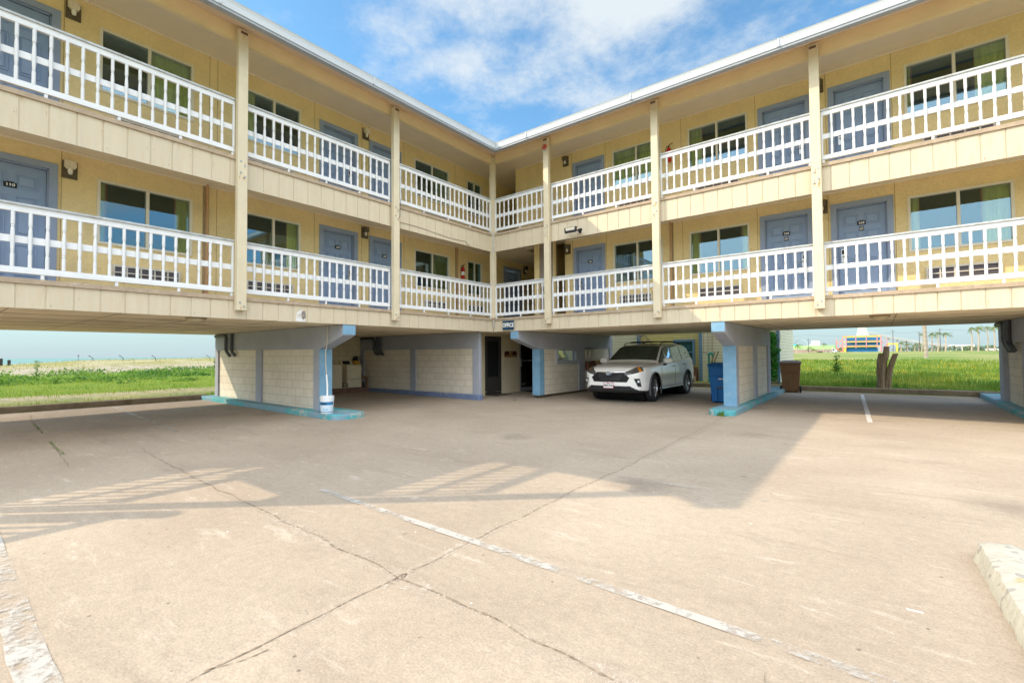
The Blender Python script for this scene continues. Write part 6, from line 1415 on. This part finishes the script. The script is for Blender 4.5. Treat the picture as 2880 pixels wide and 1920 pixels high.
# beach posts, parasol, bent rods, channel marker
for i, (x, y, w_, h, lb) in enumerate(((-66, -6.1, .75, .45, 'squat dark wooden beach post nearest the parasol'), (-66, -5.0, .25, .55, 'middle dark wooden beach post on the shore'), (-66, -4.4, .25, .38, 'dark wooden beach post farthest from the parasol'))):
    q = MB(); q.box(-w_/2, w_/2, -w_/2*.6, w_/2*.6, 0, h+.3); q.box(-w_/2+.03, w_/2-.03, -.05, .05, h+.3, h+.34); o = q.build('beach_post', mat('tarred_post', (0.05, 0.045, 0.04), 0.9, .2, 5)); o.location = (x, y, terr(x, y)-.1); o.rotation_euler = (0, 0, R(80)); tag(o, lb, 'post', 'wooden posts on the beach')
t = thing('beach_umbrella', 'striped pink and navy beach umbrella at the far left edge', 'umbrella', (-64, -7.15, terr(-64, -7.15)))
q = MB(); n = 16; vs = [(0, 0, 1.05)]
for i in range(n): a = 2*math.pi*i/n; vs += [(.45*math.cos(a), .45*math.sin(a), .92), (.72*math.cos(a), .72*math.sin(a), .62)]
for i in range(n):
    j = (i+1) % n; q.m += [i % 2, i % 2]; q.f += [(0, 1+2*i, 1+2*j), (1+2*i, 2+2*i, 2+2*j, 1+2*j)]
q.v = vs; q.build('canopy', [mat('canopy_pink', (0.75, 0.35, 0.30), 0.7), mat('canopy_navy', (0.04, 0.12, 0.35), 0.7)], t)
q = MB(); q.cyl((0, 0, 0), (0, 0, 1.05), .02, n=8); q.build('pole', whitel, t); q = MB(); q.box(-.5, .5, -.3, .3, 0, .12); q.box(.3, .4, -.3, .3, .1, .5); q.build('beach_seat', mat('seat_navy', (0.03, 0.05, 0.12), 0.8), t)
for i, (x, y, lb) in enumerate(((-62, 1.9, 'left bent dark rod sticking out of the dune'), (-60, 4.2, 'second bent dark rod on the dune from the left'), (-58, 6.8, 'third bent dark rod on the dune from the left'), (-58, 12.5, 'bent dark rod on the dune nearest the pier'))):
    q = MB(); h = .62; q.tube([(0, 0, -.2), (0, -.05, h*.5), (-.02, -.25, h*.85), (-.02, -.42, h)], [.032, .03, .028, .045], 6); o = q.build('bent_rod', mat('tarred_post', (0.05, 0.045, 0.04))); o.location = (x, y, terr(x, y)); tag(o, lb, 'rod', 'bent rods on the dune')
q = MB(); q.cyl((0, 0, -2), (0, 0, 6), .35, n=8); q.box(-1.2, 1.2, -1.2, 1.2, 0, .5); q.box(-.8, .8, -.8, .8, 5, 6.5); o = q.build('channel_marker', mat('marker_grey', (0.25, 0.28, 0.3), .8)); o.location = (-700, 105, -1.8); tag(o, 'small channel marker standing in the sea', 'marker')

# ------------------------------------------------------------------ far side: field edge, palms, poles, buildings
t = thing('bare_palm', 'bare grey palm trunk standing in the field beyond the stump', 'palm', (12.9, 50, terr(12.9, 50)-.1))
q = limb([(0.06, 0, 0), (0, 0, 3), (-.05, 0, 7), (-.2, 0, 10)], [.17, .15, .15, .14], 12, 1); q.build('trunk', mat('palm_bark', (0.42, 0.35, 0.28), 0.9, 0.15, 3, bump=.6, bs=12, tex=('lines', 2, 0.22, 0.02, 0.6)), t, smooth=True)
frond = leafmat('palm_frond', (0.12, 0.20, 0.04), (0.30, 0.34, 0.10), .3, .35); pbark = mat('far_palm_bark', (0.45, 0.36, 0.28), 0.9, .2, 1)
def crown(q, cz, r, n, wind, rr):
    for k in range(n):
        a = 2*math.pi*k/n+rr.uniform(-.3, .3); el = rr.uniform(-.4, .95); L_ = r*rr.uniform(.8, 1.15); pts = []
        for i in range(6):
            f = i/5; px = math.cos(a)*L_*f*math.cos(el)+wind*r*.5*f*f; py = math.sin(a)*L_*f*math.cos(el); pz = cz+L_*(math.sin(el)*f-.75*f*f*max(.3, math.cos(el)))
            pts.append(Vector((px, py, pz)))
        for i in range(5):
            p, p2 = pts[i], pts[i+1]; w_ = r*.16*(1-.5*i/5)*(1 if i else .5)
            for sg in (-1, 1):
                sd = Vector((-math.sin(a), math.cos(a), -.5*1)) * sg
                for kk in range(3):
                    c = p.lerp(p2, kk/3); e = c+(p2-p).normalized()*w_*1.1+Vector((sd.x, sd.y, -abs(.7)))*w_; q.add([c, c+(p2-p)*.25, e], [(0, 1, 2)])
        q.tube(pts, [.03*r/1.5]*6, 3)
protoh = {}
def palm(x, y, h, r, label, group, seed):
    rr2 = random.Random(seed); t = thing('palm_tree', label, 'palm tree', (x, y, terr(x, y)-.1), 0, group)
    q = MB(); crown(q, h, r, 18, 1.0, rr2); q.build('crown', frond, t)
    q = limb([(0, 0, 0), (.03*h, 0, h*.5), (0, 0, h)], [r*.16, r*.11, r*.10], 8, seed)
    q.build('trunk', pbark, t)
PG = 'wind-blown fan palms beyond the field'
for i, (x, h, r, lb) in enumerate(((20.66, 5.0, 1.15, 'fan palm just right of the bare trunk, first of three'), (21.8, 5.1, 1.15, 'middle palm of the three right of the bare trunk'), (23.2, 5.0, 1.15, 'right palm of the three right of the bare trunk'),
      (28.4, 6.1, 1.2, 'taller palm with a dark trunk, left of the right-hand cluster'), (29.3, 6.1, 1.3, 'taller palm leaning over the right-hand cluster'), (31.45, 6.2, 1.1, 'palm left in the last pair before the right pier'), (32.3, 6.1, 1.1, 'palm nearest the right pier'), (18.5, 4.9, .8, 'palm partly hidden behind the bare trunk'))):
    palm(x, 160+rnd.uniform(-3, 3), h, r, lb, PG, 40+i)
for i, (x, h, r, lb) in enumerate(((-32.5, 4.0, 1.7, 'low palm at the left end of the field skyline'), (-27.6, 5.0, 2.4, 'broad low palm before the pale green wall'), (-22.0, 3.6, 1.8, 'low palm near the utility pole left of the bright frame'), (-20.0, 2.6, 1.8, 'short bushy palm left of the bright frame'), (-15.1, 5.6, 1.6, 'palm closest to the left of the bright frame'),
      (18.1, 4.6, 2.2, 'broad palm right of the yellow arch'), (20.5, 3.6, 1.9, 'second palm right of the yellow arch'), (23.2, 3.2, 2.0, 'third low palm right of the yellow arch'), (25.0, 3.9, 2.0, 'low palm just left of the bare trunk'), (98, 6.0, 3.0, 'broad palm far right between the tall trunks'))):
    palm(x, 300 if i < 9 else 300, h, r, lb, PG, 70+i)
for i, (x, h, lb) in enumerate(((-11.9, 6.2, 'utility pole left of the orange framed building'), (13.2, 7.7, 'utility pole right of the yellow arch'), (20.15, 6.8, 'utility pole just left of the bare palm trunk'), (25.4, 7.8, 'dark utility pole among the three palms'), (16.8, 4.0, 'short utility pole among the low palms'))):
    q = MB(); q.cyl((0, 0, 0), (0, 0, h), .10, .07, 8); q.box(-.55, .55, -.04, .04, h-.5, h-.42); q.cyl((-.5, 0, h-.42), (-.5, 0, h-.3), .03, n=6); q.cyl((.5, 0, h-.42), (.5, 0, h-.3), .03, n=6)
    o = q.build('utility_pole', mat('pole_wood', (0.12, 0.10, 0.09), .9, .2, 3)); o.location = (x, 200, terr(x, 200)-.1); tag(o, lb, 'utility pole', 'utility poles beyond the field')
q = MB()
for a, b, z0 in ((-11.9, 13.2, 8.0), (13.2, 20.15, 8.0), (20.15, 25.4, 7.9), (-40, -11.9, 8.0), (25.4, 45, 8.6)):
    q.tube([(a+(b-a)*i/12, 200, z0-0.9*4*(i/12)*(1-i/12)*(b-a)/25) for i in range(13)], .022, 4)
tag(q.build('power_lines', mat('wire', (0.12, 0.09, 0.07))), 'sagging power lines strung between the utility poles', 'power line')
# orange framed building with blue galleries
b = thing('frame_building', 'three-tier building with orange and pink frame, yellow rails and blue walls', 'building', (0, 350, 1.1))
org = mat('frame_orange', (0.80, 0.22, 0.12), .6, .1, .5); yel = mat('frame_yellow', (0.85, 0.55, 0.08), .6, .1, .5); blu = mat('wall_blue', (0.03, 0.20, 0.50), .6, .1, .3); pnk = mat('column_pink', (0.60, 0.25, 0.28), .6, .1, .5)
q = MB(); q.box(-7, 8.6, 2, 12, 0, 3.6); q.box(-7, 9.8, 4, 12, 3.6, 9.2); q.build('wall', blu, b)
q = MB()
for z in (3.2, 6.1, 9.1): q.box(-8.7, 10.2, -.3, 2.5, z, z+.5)
q.build('floor_edge', yel, b)
q = MB()
for z in (3.7, 6.6): 
    q.box(-8.7, 10.2, -.2, -.1, z+.5, z+.62)
    for k in range(48): q.box(-8.7+.4*k, -8.65+.4*k, -.2, -.1, z, z+.5)
q.build('railing', mat('rail_pale', (0.55, 0.5, 0.45), .6), b)
for x in (-8.7, -6.9, -2.0, 3.2, 8.4, 10.2): 
    q = MB(); q.box(x-.22, x+.22, -.5, -.05, 2.4 if -8 < x < 9 else 0, 10.0); q.build('column', pnk, b)
q = MB(); q.box(-8.9, 10.4, -.4, 0, 9.6, 9.95); q.build('parapet_rail', yel, b)
for x0, x1 in ((-12.0, -8.9), (10.4, 13.0)):
    q = MB()
    for x in (x0, x1): q.box(x-.15, x+.15, -.3, .2, 0, 8.4)
    for k in range(4): z = 1.9*k; a_, b_ = (x0, x1) if k % 2 else (x1, x0); q.prism([(a_, 0, z), (a_, 0, z+.35), (b_, 0, z+2.2), (b_, 0, z+1.85)], (0, .3, 0))
    q.build('stair_tower', org if x0 < 0 else pnk, b)
q = MB(); q.box(-8.6, -7.1, 0, 2, 0, 2.6); q.build('entrance_bay', yel, b)
q = MB(); q.box(13.0, 18.1, 0, .8, 4.3, 5.2); q.box(17.2, 18.1, 0, .8, 0, 4.3); q.box(13.0, 13.6, 0, .8, 0, 4.3); o = q.build('yellow_arch', yel); o.location = (0, 350, 1.1); tag(o, 'yellow portal frame beside the bright orange building', 'arch')
# white lattice tower behind it
q = MB(); cx = -2.0
def lat(z): return 6.5*(1-z/26)**1.3+2.2 if z < 24 else 2.3
for z in [k*2.2 for k in range(15)]:
    r0, r1_ = lat(z), lat(z+2.2); n = 14
    for i in range(n):
        a0_, a1_ = 2*math.pi*i/n, 2*math.pi*(i+1)/n; p = [(cx+r0*math.cos(a0_), r0*math.sin(a0_), z), (cx+r0*math.cos(a1_), r0*math.sin(a1_), z), (cx+r1_*math.cos(a0_), r1_*math.sin(a0_), z+2.2), (cx+r1_*math.cos(a1_), r1_*math.sin(a1_), z+2.2)]
        q.cyl(p[0], p[1], .10, n=4, caps=False); q.cyl(p[0], p[2], .12, n=4, caps=False); q.cyl(p[0], p[3], .08, n=4, caps=False); q.cyl(p[1], p[2], .08, n=4, caps=False)
o = q.build('lattice_tower', mat('lattice_white', (0.80, 0.77, 0.72), .6)); o.location = (0, 505, 1.0); tag(o, 'white flaring lattice tower rising behind the orange building', 'tower')
# pale green wall, white block, teal roof, dome, brown fence
q = MB(); q.box(-60, -10, 0, 10, 0, 5.0); o = q.build('green_warehouse', mat('pale_green_wall', (0.36, 0.58, 0.26), .8, .06, .1)); o.location = (-6, 400, 1.2); tag(o, 'long low pale green building on the left skyline', 'building')
t = thing('white_block_building', 'small white stepped building on the left skyline', 'building', (-28, 405, 1.2)); q = MB(); q.box(-2.6, 2.2, 0, 6, 4, 8.3); q.box(-3.6, .5, -.5, 6, 3, 6.2); q.build('wall', whitel, t); q = MB(); q.box(-2.8, 2.4, -.3, 6.3, 8.3, 8.6); q.build('roof', cream, t)
q = MB(); q.prism([(-50.5, 0, 5.0), (-41, 0, 5.0), (-42, 0, 6.4), (-49, 0, 6.4)], (0, 8, 0)); o = q.build('teal_roof_building', mat('teal_roof', (0.08, 0.50, 0.50), .5)); o.location = (0, 412, 1.2); tag(o, 'low building with a teal roof at the far left of the field skyline', 'building')
q = MB()
for k in range(9):
    w_ = 1.2*k; q.tube([(-44+(5.4)*math.cos(math.pi*i/16), w_*.5, 5+5.8*math.sin(math.pi*i/16)) for i in range(17)], .10, 4)
for i in range(3, 14): q.cyl((-44+5.4*math.cos(math.pi*i/16), 0, 5+5.8*math.sin(math.pi*i/16)), (-44+5.4*math.cos(math.pi*i/16), 5, 5+5.8*math.sin(math.pi*i/16)), .08, n=4)
o = q.build('arched_frame', mat('arch_pale', (0.42, 0.52, 0.50), .6)); o.location = (0, 460, 1.2); tag(o, 'pale skeletal arched roof behind the low left palms', 'roof frame')
q = MB(); q.box(-48, -13.4, 0, .3, 0, 2.1)
for k in range(24): q.box(-48+1.5*k, -47.8+1.5*k, -.1, 0, 0, 2.2)
o = q.build('boundary_wall', mat('wall_taupe', (0.36, 0.27, 0.23), .9, .1, .3)); o.location = (0, 345, 1.05); tag(o, 'long low taupe wall left of the orange building', 'wall')
def farcar(x, y, col, label, L_=4.5, h=1.4):
    t = thing('far_vehicle', label, 'car', (x, y, terr(x, y)), 0, 'vehicles beyond the field'); m_ = mat('far_car_'+str(col), col, .3)
    q = MB(); q.prism([(-L_/2, 0, .3), (L_/2, 0, .3), (L_/2, 0, .8), (L_*.3, 0, .9), (L_*.18, 0, h), (-L_*.28, 0, h), (-L_*.42, 0, .9), (-L_/2, 0, .85)], (0, 1.8, 0)); q.build('body', m_, t)
    q = MB(); q.prism([(L_*.27, -.02, .92), (L_*.16, -.02, h-.08), (-L_*.26, -.02, h-.08), (-L_*.36, -.02, .92)], (0, 1.84, 0)); q.build('window', black, t)
    for wx in (-L_*.3, L_*.3): q = MB(); q.cyl((wx, -.05, .32), (wx, .2, .32), .32, n=12); q.build('wheel', tyrem, t)
farcar(-16.2, 300, (0.05, 0.06, 0.08), 'dark car parked left of the orange building'); farcar(-12.9, 302, (0.75, 0.77, 0.8), 'small pale car parked left of the orange building', 3.4)
farcar(51, 300, (0.8, 0.8, 0.8), 'white car far right beyond the field'); farcar(56, 300, (0.03, 0.03, 0.03), 'black car far right beyond the field', 4.8, 1.7)
t = thing('far_truck', 'white truck cab parked against the orange building', 'truck', (-10.2, 303, terr(-10, 303))); q = MB(); q.box(-1.1, 1.1, 0, 2, .5, 2.0); q.box(-1.1, .2, 0, 2, 2.0, 2.7); q.build('cab', whitel, t); q = MB(); q.box(-.9, .1, -.02, 0, 1.5, 2.4); q.build('window', black, t)
for wx in (-.7, .7): q = MB(); q.cyl((wx, -.05, .45), (wx, .3, .45), .45, n=12); q.build('wheel', tyrem, t)
# bridge ramp
t = thing('highway_bridge', 'long grey bridge ramp sloping down behind the bare palm trunk', 'bridge', (0, 600, 0)); pts = [(-2, 22), (8, 19.5), (20.7, 15.3), (42, 10.2), (57, 7.5), (70, 5.8), (95, 4.5), (150, 4)]
q = MB()
for (a, z0), (b_, z1) in zip(pts[:-1], pts[1:]): q.prism([(a, 0, z0-1.6), (a, 0, z0), (b_, 0, z1), (b_, 0, z1-1.6)], (0, 10, 0))
q.build('deck', mat('bridge_concrete', (0.40, 0.40, 0.40), .9, .08, .05), t)
for i in range(16):
    x = 10+7*i; f = ip(pts, 0.01)(x); q = MB(); q.box(x-.6, x+.6, 2, 8, -2, f-1.6); q.build('support', mat('bridge_concrete', (0.4, 0.4, 0.4)), t)
q = MB()
for (a, z0), (b_, z1) in zip(pts[:-1], pts[1:]): q.cyl((a, -.1, z0+.9), (b_, -.1, z1+.9), .12, n=4)
q.build('guard_rail', mat('bridge_rail', (0.55, 0.58, 0.6), .6), t)
t = thing('pavilion', 'long low pale roofed shelter far right of the bare palm trunk', 'shelter', (70, 590, 1.2)); q = MB(); q.prism([(-9, 0, 4.6), (9, 0, 4.6), (8, 0, 5.8), (-8, 0, 5.8)], (0, 8, 0)); q.build('roof', mat('pav_roof', (0.62, 0.66, 0.66), .6), t)
for x in (-8, -4, 0, 4, 8): q = MB(); q.box(x-.3, x+.3, 0, .6, 0, 4.6); q.build('support', cream, t)
q = MB(); q.box(60, 110, 0, 6, 0, 2.0); q.box(80, 92, 2, 8, 0, 6.5); o = q.build('far_building', mat('far_teal_grey', (0.22, 0.32, 0.34), .9, .2, .1)); o.location = (0, 595, 1.2); tag(o, 'blue grey buildings at the far right skyline', 'building')
rr = random.Random(77); q = MB(); fl_ = leafmat('far_trees', (0.10, 0.16, 0.07), (0.2, 0.24, 0.13), .05, .2)
for k in range(60):
    x = rr.uniform(-60, 130); 
    if -14 < x < 20: continue
    leaves(q, x, 520+rr.uniform(-20, 20), 3.0, 4, 4, 2.4, 60, .9, rr)
tag(q.build('far_trees', fl_), 'distant low tree line on the field horizon', 'tree line', kind='stuff')

# ------------------------------------------------------------------ haze
hz_ = bpy.data.materials.new('haze'); hz_.use_nodes = True; t = hz_.node_tree; t.nodes.remove(t.nodes['Principled BSDF'])
USE_HAZE = False
bpy.context.view_layer.update()
